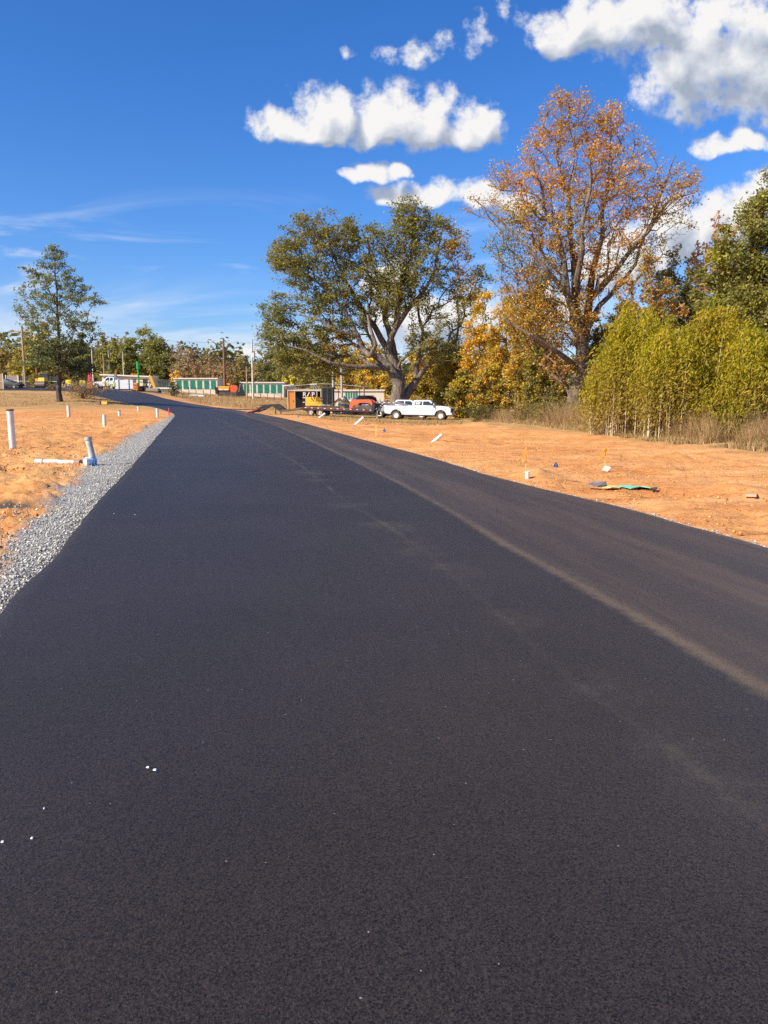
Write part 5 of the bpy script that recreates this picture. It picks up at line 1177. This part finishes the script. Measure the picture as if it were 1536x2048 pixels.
# ---------------------------------------------------------------- people
def person(label, px, D, shirt, trousers, rz, pose_, hat=None, ht=1.78):
    b = GD(px, D, 778); t = thing('person', label, 'person', b, rz)
    k_ = ht/1.78
    J = {'pel': (0,0,.95), 'sp': (0,.0,1.15), 'ch': (0,.0,1.38), 'nk': (0,.0,1.52), 'hd': (0,-.02,1.64), 'tp': (0,-.01,1.76)}
    l1, l2, a1_, a2_ = pose_
    for s, sd_, st, ar in ((-1, 'L', l1, a1_), (1, 'R', l2, a2_)):
        J['h'+sd_] = (s*.10, 0, .90); J['k'+sd_] = (s*.11+st*.5, -.03, .50); J['a'+sd_] = (s*.11+st, .02, .09); J['t'+sd_] = (s*.12+st, -.14, .04)
        J['s'+sd_] = (s*.19, 0, 1.42); J['e'+sd_] = (s*.26+ar[0]*.5, -.04+ar[1]*.4, 1.42-.28+ar[2]*.45); J['w'+sd_] = (s*.25+ar[0], -.08+ar[1], 1.42-.52+ar[2])
    E = [('pel','sp'),('sp','ch'),('ch','nk'),('nk','hd'),('hd','tp')]
    for q in 'LR': E += [('pel','h'+q),('h'+q,'k'+q),('k'+q,'a'+q),('a'+q,'t'+q),('ch','s'+q),('s'+q,'e'+q),('e'+q,'w'+q)]
    RD = {'pel':.15,'sp':.14,'ch':.16,'nk':.06,'hd':.10,'tp':.07,'h':.095,'k':.06,'a':.045,'t':.035,'s':.07,'e':.045,'w':.033}
    # hands: five short fingers on each palm
    names = list(J)
    for q in 'LR':
        wv = Vector(J['w'+q]); J['p'+q] = tuple(wv+Vector((0, -.02, -.07))); E.append(('w'+q, 'p'+q)); RD['p'] = .032
        for f_i, (dx, L_) in enumerate([(-.03, .07), (-.011, .085), (.01, .08), (.03, .065), (-.045, .035)]):
            key = f'f{f_i}'+q; J[key] = tuple(wv+Vector((dx*1.2, -.035, -.07-L_))); E.append(('p'+q, key)); RD[f'f{f_i}'] = .010
    names = list(J); idx_ = {n_: i for i, n_ in enumerate(names)}
    me = bpy.data.meshes.new('body'); me.from_pydata([Vector(J[n_])*k_ for n_ in names], [(idx_[a], idx_[c]) for a, c in E], [])
    o = bpy.data.objects.new('body', me); C.objects.link(o)
    sm = o.modifiers.new('skin', 'SKIN'); o.modifiers.new('sub', 'SUBSURF').levels = 1
    for i, n_ in enumerate(names):
        key = n_ if n_ in RD else n_[:-1]; r_ = RD[key]; me.skin_vertices[0].data[i].radius = (r_, r_*(.72 if key in ('pel', 'sp', 'ch') else 1)); me.skin_vertices[0].data[i].use_root = (n_ == 'pel')
    bpy.context.view_layer.update(); dgp = bpy.context.evaluated_depsgraph_get(); full = bpy.data.meshes.new_from_object(o.evaluated_get(dgp)); bpy.data.objects.remove(o)
    full.name = 'body'; ob = link('body', full, SKIN, t)
    for mm in (shirt, trousers, BLK): full.materials.append(mm)
    for p in full.polygons:
        p.use_smooth = True; z = p.center.z/k_; x = abs(p.center.x)
        p.material_index = 3 if z < .12 else 2 if z < .96 and (x < .19 or z < .80) and z < .93 else 1 if (.93 <= z < 1.47 and x < .30) else 0
        if z < .86 and x > .19 and z > .7: p.material_index = 0
    m = MB(); lathe(m, (0, -.015*k_, 0), [(1.68*k_, .125*k_), (1.73*k_, .118*k_), (1.79*k_, .08*k_), (1.82*k_, .001)], 16, 'z'); m.cyl((0, -.06*k_, 1.675*k_), (0, -.06*k_, 1.69*k_), .15*k_, n=16); m.build('hard_hat', hat or MC['decal_white'], t, smooth=True)
    return t
person('worker in tan yellow shirt and brown trousers by the white truck door', 211, 119, TAN, BRT, R(15), (-.05, .08, (-.06, -.10, .50), (.05, -.1, .05)), ht=1.85)
person('worker in tan shirt and dark trousers stepping right in front of the white truck', 217, 121, TAN, DKT, R(-40), (-.16, .22, (-.02, -.1, .02), (.05, -.12, .12)), ht=1.75)
person('worker in lime yellow vest and blue jeans left of the white container', 228, 121, HIV, DEN, R(5), (-.03, .04, (0, -.04, 0), (.0, -.08, .1)), ht=1.78)
# ---------------------------------------------------------------- pipes, stakes, flags and debris on the clay
def mpx(g0): return g0.y*MPP
def pipe_up(label, px, base, top, r, tilt=0, capm=None, m_=WPL, group='upright white pipes in the clay', px_top=None):
    g0 = G(px, base); t = thing('pipe', label, 'pipe', g0, group=group); h = (base-top)*g0.y/1571/math.cos(tilt)*1.0; r = r*g0.y*MPP
    d = Vector((math.sin(tilt), 0, math.cos(tilt))); m = MB()
    n = 20; ax = d; tv = ax.orthogonal().normalized(); wv = ax.cross(tv); vs_l = []
    for q, rr_ in ((-.15, r), (h, r), (h, r*.86), (h-.12, r*.86)):
        for i in range(n): a = 2*math.pi*i/n; vs_l.append(d*q+(tv*math.cos(a)+wv*math.sin(a))*rr_)
    m.add(vs_l, [(j_*n+i, j_*n+(i+1) % n, (j_+1)*n+(i+1) % n, (j_+1)*n+i) for j_ in range(3) for i in range(n)]); m.build('tube', m_, t, smooth=True)
    if capm: q = MB(); q.cyl(d*(h+.003), d*(h+.05), r*1.14, n=20); q.build('cap', capm, t, smooth=True)
    return t
DKC = mat('dark_cap', (.06,.045,.045), .6)
pipe_up('tallest white pipe with dark cap standing at far left', 26, 899, 821, 6.3, R(-.5), DKC)
pipe_up('white pipe standing straight below the lone lawn tree', 138, 834, 811, 3.3)
pipe_up('white pipe in the middle of the clay left of the road', 209.5, 854, 829, 3.6)
pipe_up('short white pipe with brownish rim beyond the middle one', 239, 832, 822, 2.8, 0, mat('rust_cap', (.30,.18,.12), .7))
pipe_up('shortest white pipe at the edge of the dry lawn', 277, 822.5, 813.5, 2.2)
pipe_up('cream white pipe close to the gravel near the road bend', 315, 835, 817, 2.5)
pipe_up('short white pipe at the foot of the lath stake right of the road', 1054, 961, 942, 4.2, R(2), None, group='white pipe stubs right of the road')
# broken pipe assembly with elbow
g0 = G(186, 932); s = g0.y*MPP; t = thing('pipe', 'leaning dirty white pipe rising from a broken elbow with blue tape', 'pipe', g0)
m = MB(); m.cyl((.02, 0, .06), (-.075, 0, .60), .072, n=20, cap=False); m.cyl((-.075, 0, .60), (-.085, 0, .66), .085, n=20, cap=False); m.cyl((-.06, 0, .5), (-.075, 0, .60), .064, n=20); m.build('riser', mat('dirty_pvc', (.55,.53,.46), .6, var=.15, dirt=.8, scale=12), t, smooth=True)
m = MB(); m.cyl((-.14, -.12, .10), (.03, .06, .10), .11, n=20, cap=False); m.cyl((-.13, -.11, .10), (.03, .06, .10), .095, n=20); m.build('elbow', WPL, t, smooth=True)
tape = [(.02, -.10, .20), (.12, -.12, .16), (.10, -.14, .05), (.17, -.16, .01)]; m = MB()
for a, b in zip(tape[:-1], tape[1:]): m.bar(a, b, .065, .01)
m.bar((.05, -.12, .16), (.01, -.15, .02), .07, .01); m.build('blue_tape', FLG, t)
for i, (a, b, r_) in enumerate([((78,929), (118,928), 5.4), ((119,929), (156,930), 5.0)]):
    p, q = G(*a), G(*b); t = thing('pipe', ['lying white pipe left piece with collar, in the clay at left', 'lying white pipe right piece with rusty end, beside the leaning pipe'][i], 'pipe', p, group='white pipes lying on the clay'); r_ = r_*p.y*MPP; d = q-p
    m = MB(); m.cyl((0, 0, r_*.8), d+Vector((0, 0, r_*.8)), r_, n=20); m.build('tube', WPL, t, smooth=True)
    e = Vector((0, 0, r_*.8)) if i == 0 else d+Vector((0, 0, r_*.8)); dn = d.normalized()
    m = MB(); m.cyl(e-dn*.08, e+dn*.08, r_*1.22, n=20); m.build('collar', WPL if i == 0 else mat('rust_cap', (.30,.18,.12), .7), t, smooth=True)
def flag(label, px, py, m_, hpx=9, wpx=8, D=None):
    g0 = G(px, py); s = g0.y*MPP; t = thing('marker_flag', label, 'flag', g0, group='small blue marker flags'); h = hpx*s
    MB().cyl((0, 0, -.05), (0, 0, h*1.1), .006, n=6).build('wire', GRY, t)
    w_ = wpx*s/2; MB().add([(0,0,h*1.1),(w_,.02,h*.25),(.2*w_,.04,h*.1),(-w_,.01,h*.35),(0,.006,h*1.1),(w_,.026,h*.25),(.2*w_,.046,h*.1),(-w_,.016,h*.35)], [(0,1,2,3),(7,6,5,4),(0,4,5,1),(1,5,6,2),(2,6,7,3),(3,7,4,0)]).build('cloth', m_, t)
flag('bright blue crumpled marker flag between two lath stakes', 1112, 937, FLG, 13, 11)
flag('grey blue marker flag right of the orange lath by the road', 769, 865, FLG, 8, 7)
flag('pale blue marker flag lying near the gravel on the left', 293, 857, FLL, 7, 8)
flag('tiny pale blue marker flag at the road edge below the trailer', 597, 836, FLL, 6, 4)
def lath(label, px, base, top, wpx, m_, ribbon=None, tilt=0, dx=0):
    g0 = G(px, base); s = g0.y*MPP; t = thing('stake', label, 'stake', g0, group='wooden survey stakes'); h = (base-top)*s; w_ = wpx*s
    MB().bar((0, 0, -.1), (math.sin(tilt)*h, 0, h), w_, w_*.5).build('lath', m_, t)
    if ribbon:
        m = MB(); pts = [(math.sin(tilt)*h, -.03, h*.98), (ribbon*s*.3, -.05, h*.80), (ribbon*s*.7, -.05, h*.55), (ribbon*s, -.04, h*.42)]
        for i, (a, b) in enumerate(zip(pts[:-1], pts[1:])): m.bar(a, b, .008, (.030, .045, .022)[i])
        m.cyl((math.sin(tilt)*h, 0, h*.86), (math.sin(tilt)*h, 0, h*.97), w_*.75, n=8); m.build('ribbon', RIB, t)
lath('lath stake with orange ribbon on top, standing in the short pipe stub', 1051, 945, 895, 3.0, LATH, -7)
lath('lath stake with long orange ribbon beside the white board', 1209, 937, 896, 4.2, mat('lath_orange', (.85,.42,.10), .8), -16)
lath('orange yellow lath stake left of the grey blue flag', 752, 875, 851, 3.0, LATH)
lath('thin faded orange stake beside the slanted white pipe', 867, 879, 856, 1.6, mat('lath_orange', (.85,.42,.10), .8))
lath('tiny pale stake on the soil mound near the trees', 948, 852, 845, 1.6, POLG)
lath('short pink painted stake at the road bend', 338, 831, 816, 2.8, PNKM)
for i, (a, b, r_, lb_) in enumerate([((862,888), (884,870), 3.6, 'slanted white pipe piece propped beside the thin faded stake'), ((711,850), (727,835), 2.6, 'slanted white pipe piece beyond the road left of the orange lath'), ((639,836),(650,827), 2.2, 'short slanted white pipe piece before the trailer wheels')]):
    p = G(*a); s = p.y*MPP; t = thing('pipe', lb_, 'pipe', p, group='slanted white pipe pieces'); r_ *= s; e = Vector(((b[0]-a[0])*s, .1, (a[1]-b[1])*s))
    m = MB(); m.cyl((-e.x*.1, 0, -.03), e, r_, n=18, cap=False); m.cyl(e*.8, e*.98, r_*.86, n=18); m.build('tube', WPL, t, smooth=True)
g0 = G(1211, 942); t = thing('board', 'small white board tipped on the clay at the second ribbon stake', 'board', g0)
MB().add([(-.085,-.02,.0),(.02,-.05,-.02),(.11,.0,.07),(.01,.03,.10),(-.085,-.0,.012),(.02,-.03,-.008),(.11,.02,.082),(.01,.05,.112)], [(0,1,2,3),(7,6,5,4),(0,4,5,1),(1,5,6,2),(2,6,7,3),(3,7,4,0)]).build('panel', WHT, t)
# torn sheet and scraps
def scrap(name, label, pts, m_, th_=.012, lift=.05):
    g = [G(*p) for p in pts]; c = sum(g, Vector())/len(g); c.z = gz(c.x, c.y)
    o = MB(); n_ = len(g); v_ = [(p.x-c.x, p.y-c.y, p.z-c.z+lift+random.uniform(-.015, .03)) for p in g]; o.add(v_+[(a, b, z-th_) for a, b, z in v_], [tuple(range(n_)), tuple(range(2*n_-1, n_-1, -1))]+[(i, (i+1) % n_, n_+(i+1) % n_, n_+i) for i in range(n_)])
    ob = o.build(name, m_); ob.location = c; tag(ob, label, 'scrap', 'scraps on the clay right of the road'); return ob
scrap('torn_sheet', 'torn pale green plastic strip lying on the clay', [(1238,979.5),(1262,983),(1282,981),(1306,984),(1309,980),(1290,977),(1262,977.5),(1242,976)], mat('mint_sheet', (.20,.60,.42), .6, var=.25, dirt=.5, scale=5))
scrap('torn_sheet', 'torn yellow plastic strip left of the pale green one', [(1203,980.5),(1222,983),(1240,981),(1238,977.5),(1218,977)], mat('yellow_sheet', (.70,.62,.22), .6, var=.2, dirt=.5, scale=5))
scrap('board', 'grey weathered board piece left of the torn plastic', [(1172,978),(1195,980),(1214,976),(1212,973),(1186,973),(1174,974)], mat('grey_board', (.22,.17,.16), .9, var=.3), .02, .06)
scrap('board', 'dark wood splinter at the right end of the torn plastic', [(1298,985.5),(1312,985.5),(1314,983.5),(1304,982.5)], mat('dark_splinter', (.10,.06,.04), .9), .02, .05)
scrap('board', 'flat pinkish stone slab far right on the clay', [(1490,998),(1512,1000),(1516,994),(1494,993)], mat('slab', (.5,.33,.22), .9), .04, .06)
for i, (px, py, w_, lb_) in enumerate([(197, 809, .5, 'brown wooden crate left of the yellow box on the lawn edge'), (208, 809, .85, 'long yellow box lying on the lawn edge by the road')]):
    g0 = G(px, py); t = thing('crate', lb_, 'crate', g0)
    MB().box(-w_/2, w_/2, -.2, .2, 0, .34).build('box', [mat('rusty_brown', (.30,.16,.08), .8), mat('pale_yellow', (.80,.55,.12), .6)][i], t, bevel=.02); MB().box(-w_/2-.02, w_/2+.02, -.22, .22, .342, .40).build('lid', [mat('rust_cap', (.30,.18,.12), .7), mat('pale_yellow', (.80,.55,.12), .6)][i], t)
# white flecks dropped on the new asphalt
def flecks():
    for i, (px, py) in enumerate([(296,1535),(310,1542),(64,1674),(5,1681),(88,1615),(228,1026),(270,1029)]):
        g0 = G(px, py, .075); s = g0.y*MPP; r_ = (.006, .007, .0045, .005, .003, .005, .005)[i]
        m = MB(); n_ = 7; v_ = [(r_*(1+.5*random.random())*math.cos(a), r_*.7*(1+.5*random.random())*math.sin(a), 0) for a in [2*math.pi*k_/n_ for k_ in range(n_)]]
        m.add([(a, b, 0) for a, b, _ in v_]+[(a*.6, b*.6, .005) for a, b, _ in v_], [tuple(range(n_-1, -1, -1)), tuple(range(n_, 2*n_))]+[(k_, (k_+1) % n_, n_+(k_+1) % n_, n_+k_) for k_ in range(n_)])
        o = m.build('paint_chip', mat('chip_white', (.8,.79,.75), .7)); o.location = (g0.x, g0.y, road_z(g0.x, g0.y)+.003)
        tag(o, ['left chip of the nearest white pair on the asphalt', 'right larger chip of the nearest white pair on the asphalt', 'small white chip near the left edge low on the asphalt', 'white chip cut by the left frame edge on the asphalt', 'tiny white chip above the left edge pair on the asphalt', 'left tiny chip on the asphalt near the gravel shoulder', 'right tiny chip on the asphalt near the gravel shoulder'][i], 'paint chip', 'white chips on the asphalt')
def road_z(x, y):
    d = np.hypot(rv[:, 0]-x, rv[:, 1]-y); k4 = np.argsort(d)[:3]; return float(rv[k4, 2].mean())
flecks()
# ---------------------------------------------------------------- light and sky
SUN_AZ = math.atan2(-.85, -.53)     # direction towards the sun, in plan (x, y)
SUN_EL = R(36)
sd = Vector((math.sin(SUN_AZ)*math.cos(SUN_EL), math.cos(SUN_AZ)*math.cos(SUN_EL), math.sin(SUN_EL)))
sun = bpy.data.objects.new('sun', bpy.data.lights.new('sun', 'SUN')); C.objects.link(sun)
sun.data.energy = 5.0; sun.data.angle = R(.5); sun.data.color = (1, .90, .74)
sun.rotation_euler = sd.to_track_quat('Z', 'Y').to_euler(); sun.location = (0, 0, 60)
sc_ = bpy.context.scene
w = bpy.data.worlds.new('World'); sc_.world = w; w.use_nodes = True
n = w.node_tree.nodes; l = w.node_tree.links; n.clear()
sky = N(n, 'ShaderNodeTexSky', sky_type='NISHITA', sun_disc=False)
sky.sun_elevation = SUN_EL; sky.sun_rotation = SUN_AZ; sky.dust_density = .9; sky.ozone_density = 3.5; sky.air_density = 1.0; sky.altitude = 100
def mth(T, op, a, b=None, c_=None, clamp=False):
    q = T.nodes.new('ShaderNodeMath'); q.operation = op; q.use_clamp = clamp
    for i_, s_ in enumerate((a, b, c_)):
        if s_ is None: continue
        if isinstance(s_, (int, float)): q.inputs[i_].default_value = s_
        else: T.links.new(s_, q.inputs[i_])
    return q.outputs[0]
# cloud masses: (px, py of flat base centre, half width, height above, depth below, softness)
CL = [(560,252,68,42,22),(650,256,80,88,26),(690,240,60,70,30),(780,258,90,100,40),(855,262,80,96,48),(920,262,62,62,40),(965,258,38,40,26),
      (1110,85,60,70,30),(1190,60,90,90,46),(1300,40,130,90,70),(1400,120,150,130,135),(1510,130,140,120,128),(1540,60,130,90,60),
      (950,80,44,90,60,.70),(1005,20,50,50,40,.66),(885,92,70,40,40,.74),(812,112,74,40,30,.66),(705,112,34,26,20,.86),(1040,45,60,40,40,.85),(960,250,70,60,50,.3),
      (735,350,42,34,16),(790,348,30,26,14),(800,388,66,30,16),(880,392,90,40,22),(970,398,70,46,26),(1040,410,60,40,30),
      (1440,298,66,24,18),(1510,282,56,34,18),
      (1350,470,90,90,60),(1420,455,80,74,60),(1500,430,70,80,60),(1545,370,60,60,30),(1250,520,120,70,60),
      (820,640,90,90,70),(930,650,110,90,70),(1080,640,110,60,60),(480,706,40,18,8),(770,560,60,40,30)]
g = bpy.data.node_groups.new('cloud_field', 'ShaderNodeTree')
g.interface.new_socket('P', in_out='INPUT', socket_type='NodeSocketVector'); g.interface.new_socket('D', in_out='OUTPUT', socket_type='NodeSocketFloat'); g.interface.new_socket('S', in_out='OUTPUT', socket_type='NodeSocketFloat')
gi = g.nodes.new('NodeGroupInput'); go = g.nodes.new('NodeGroupOutput')
nzd = g.nodes.new('ShaderNodeTexNoise'); nzd.noise_dimensions = '2D'; nzd.inputs['Scale'].default_value = 13; nzd.inputs['Detail'].default_value = 2
g.links.new(gi.outputs[0], nzd.inputs['Vector'])
vs = g.nodes.new('ShaderNodeVectorMath'); vs.operation = 'SUBTRACT'; vs.inputs[1].default_value = (.5, .5, .5); g.links.new(nzd.outputs['Color'], vs.inputs[0])
vm = g.nodes.new('ShaderNodeVectorMath'); vm.operation = 'SCALE'; vm.inputs['Scale'].default_value = .045; g.links.new(vs.outputs[0], vm.inputs[0])
va = g.nodes.new('ShaderNodeVectorMath'); va.operation = 'ADD'; g.links.new(gi.outputs[0], va.inputs[0]); g.links.new(vm.outputs[0], va.inputs[1])
def vop(op, a, b=None, c_=None):
    q = g.nodes.new('ShaderNodeVectorMath'); q.operation = op
    for i_, s_ in enumerate((a, b, c_)):
        if s_ is None: continue
        if isinstance(s_, tuple): q.inputs[i_].default_value = s_
        else: g.links.new(s_, q.inputs[i_])
    return q.outputs[1] if op == 'DOT_PRODUCT' else q.outputs[0]
acc = None
for (px, py, hw, up, dn, *wk) in CL:
    u0, v0 = side(px, py), slope(py); kx = abs(side(px+hw, py)-u0); ku = abs(slope(py-up)-v0); kd = abs(slope(py+dn)-v0)
    a_ = vop('MULTIPLY_ADD', va.outputs[0], (1/kx, 1/ku, 0), (-u0/kx, -v0/ku, 0))
    b_ = vop('MULTIPLY_ADD', va.outputs[0], (-1/kx, -1/kd, 0), (u0/kx, v0/kd, 0))
    m_ = vop('MAXIMUM', a_, b_); r2 = vop('DOT_PRODUCT', m_, m_)
    if wk: r2 = mth(g, 'ADD', r2, wk[0])
    acc = r2 if acc is None else mth(g, 'SMOOTH_MIN', acc, r2, .35)
acc = mth(g, 'MULTIPLY', mth(g, 'SUBTRACT', 1., acc), 1.9)
acc = mth(g, 'MAXIMUM', acc, -2.)
def gn(s, d_, rgh, dist_=0):
    q = g.nodes.new('ShaderNodeTexNoise'); q.noise_dimensions = '2D'; q.inputs['Scale'].default_value = s; q.inputs['Detail'].default_value = d_; q.inputs['Roughness'].default_value = rgh
    g.links.new(gi.outputs[0], q.inputs['Vector']); return q.outputs[0]
bil = g.nodes.new('ShaderNodeTexVoronoi'); bil.voronoi_dimensions = '2D'; bil.inputs['Scale'].default_value = 24; bil.inputs['Detail'].default_value = 1
g.links.new(va.outputs[0], bil.inputs['Vector'])
t1 = mth(g, 'MULTIPLY', mth(g, 'SUBTRACT', gn(10, 4, .60), .5), 1.7)
t2 = mth(g, 'MULTIPLY', mth(g, 'SUBTRACT', .42, bil.outputs['Distance']), .8)
t3 = mth(g, 'MULTIPLY', mth(g, 'SUBTRACT', gn(40, 5, .68), .5), 3.0)
sm_ = mth(g, 'ADD', mth(g, 'ADD', acc, t1), t2)
g.links.new(mth(g, 'ADD', sm_, t3), go.inputs[0]); g.links.new(sm_, go.inputs[1])
tc = N(n, 'ShaderNodeTexCoord'); sp = N(n, 'ShaderNodeSeparateXYZ'); l.new(tc.outputs['Generated'], sp.inputs[0])
T = w.node_tree
yy = mth(T, 'MAXIMUM', sp.outputs[1], .05)
uu = mth(T, 'DIVIDE', sp.outputs[0], yy); vv_ = mth(T, 'DIVIDE', sp.outputs[2], yy)
cb = N(n, 'ShaderNodeCombineXYZ'); l.new(uu, cb.inputs[0]); l.new(vv_, cb.inputs[1])
def field(off):
    a = N(n, 'ShaderNodeVectorMath', operation='ADD'); a.inputs[1].default_value = off; l.new(cb.outputs[0], a.inputs[0])
    q = N(n, 'ShaderNodeGroup'); q.node_tree = g; l.new(a.outputs[0], q.inputs[0]); return q.outputs
D0, S0 = field((0, 0, 0)); D1, S1 = field((-.014, .024, 0))
def mr(x, a, b, lo=0., hi=1., kind='SMOOTHSTEP'):
    q = N(n, 'ShaderNodeMapRange', interpolation_type=kind); l.new(x, q.inputs[0])
    for i_, s_ in enumerate((a, b, lo, hi)): q.inputs[i_+1].default_value = s_
    return q.outputs[0]
alpha = mr(D0, -.5, 1.3)
thick = mr(D0, .8, 2.8, 0, 1, 'LINEAR')
lit = mth(T, 'ADD', mth(T, 'MULTIPLY', mth(T, 'SUBTRACT', S0, S1), .46), .82)
lit = mth(T, 'SUBTRACT', lit, mth(T, 'MULTIPLY', thick, .38))
lit = mth(T, 'MINIMUM', mth(T, 'MAXIMUM', lit, .48), 1.0)
cr = N(n, 'ShaderNodeValToRGB'); e = cr.color_ramp.elements
e[0].position = .45; e[0].color = (.36, .42, .54, 1); e[1].position = 1.; e[1].color = (.96, .95, .94, 1)
k2 = e.new(.75); k2.color = (.66, .70, .78, 1)
l.new(lit, cr.inputs[0])
# thin high streaks
mp = N(n, 'ShaderNodeMapping'); mp.inputs['Rotation'].default_value = (0, 0, R(22)); mp.inputs['Scale'].default_value = (1.3, 8, 1); l.new(cb.outputs[0], mp.inputs[0])
ci = N(n, 'ShaderNodeTexNoise', noise_dimensions='2D'); ci.inputs['Scale'].default_value = 2.1; ci.inputs['Detail'].default_value = 5; ci.inputs['Roughness'].default_value = .6; ci.inputs['Distortion'].default_value = .6
l.new(mp.outputs[0], ci.inputs['Vector'])
band = mth(T, 'MULTIPLY', mr(vv_, .02, .08), mr(vv_, .17, .27, 1, 0))
cirr = mth(T, 'MULTIPLY', mth(T, 'MULTIPLY', mr(ci.outputs[0], .5, .78), band), .75)
cirr = mth(T, 'MULTIPLY', cirr, mr(uu, -.1, .25, 1, .3))
low_v = mth(T, 'MULTIPLY', mth(T, 'MULTIPLY', mr(vv_, .01, .05), mr(vv_, .07, .17, 1, 0)), mr(ci.outputs[0], .36, .66))
cirr = mth(T, 'MAXIMUM', cirr, mth(T, 'MULTIPLY', low_v, .6))
hs = N(n, 'ShaderNodeHueSaturation'); hs.inputs['Saturation'].default_value = 1.28; hs.inputs['Value'].default_value = 1.0; l.new(sky.outputs[0], hs.inputs['Color'])
SK = .097
sk = N(n, 'ShaderNodeVectorMath', operation='MULTIPLY'); sk.inputs[1].default_value = (.86, 1.0, 1.32); l.new(hs.outputs[0], sk.inputs[0])
m0 = N(n, 'ShaderNodeMix', data_type='RGBA'); l.new(cirr, m0.inputs[0]); l.new(sk.outputs[0], m0.inputs[6]); m0.inputs[7].default_value = (.58/SK, .63/SK, .70/SK, 1)
cc = N(n, 'ShaderNodeVectorMath', operation='SCALE'); cc.inputs['Scale'].default_value = .69/SK; l.new(cr.outputs[0], cc.inputs[0])
m1 = N(n, 'ShaderNodeMix', data_type='RGBA'); l.new(alpha, m1.inputs[0]); l.new(m0.outputs[2], m1.inputs[6]); l.new(cc.outputs[0], m1.inputs[7])
# clouds only in front of the lens' half of the sky and above the horizon
fr = N(n, 'ShaderNodeMix', data_type='RGBA'); l.new(mr(sp.outputs[1], .2, .35), fr.inputs[0]); l.new(sk.outputs[0], fr.inputs[6]); l.new(m1.outputs[2], fr.inputs[7])
bg = N(n, 'ShaderNodeBackground'); bg.inputs[1].default_value = SK; l.new(fr.outputs[2], bg.inputs[0])
wo = N(n, 'ShaderNodeOutputWorld'); l.new(bg.outputs[0], wo.inputs[0])
vs_ = sc_.view_settings; sc_.display_settings.display_device = 'sRGB'
vs_.view_transform = 'Standard'; vs_.look = 'None'; vs_.exposure = .5; vs_.gamma = 1; vs_.use_curve_mapping = False
sc_.cycles.max_bounces = 6; sc_.cycles.transparent_max_bounces = 8; sc_.cycles.use_denoising = False
w.cycles.sampling_method = 'MANUAL'; w.cycles.sample_map_resolution = 1024
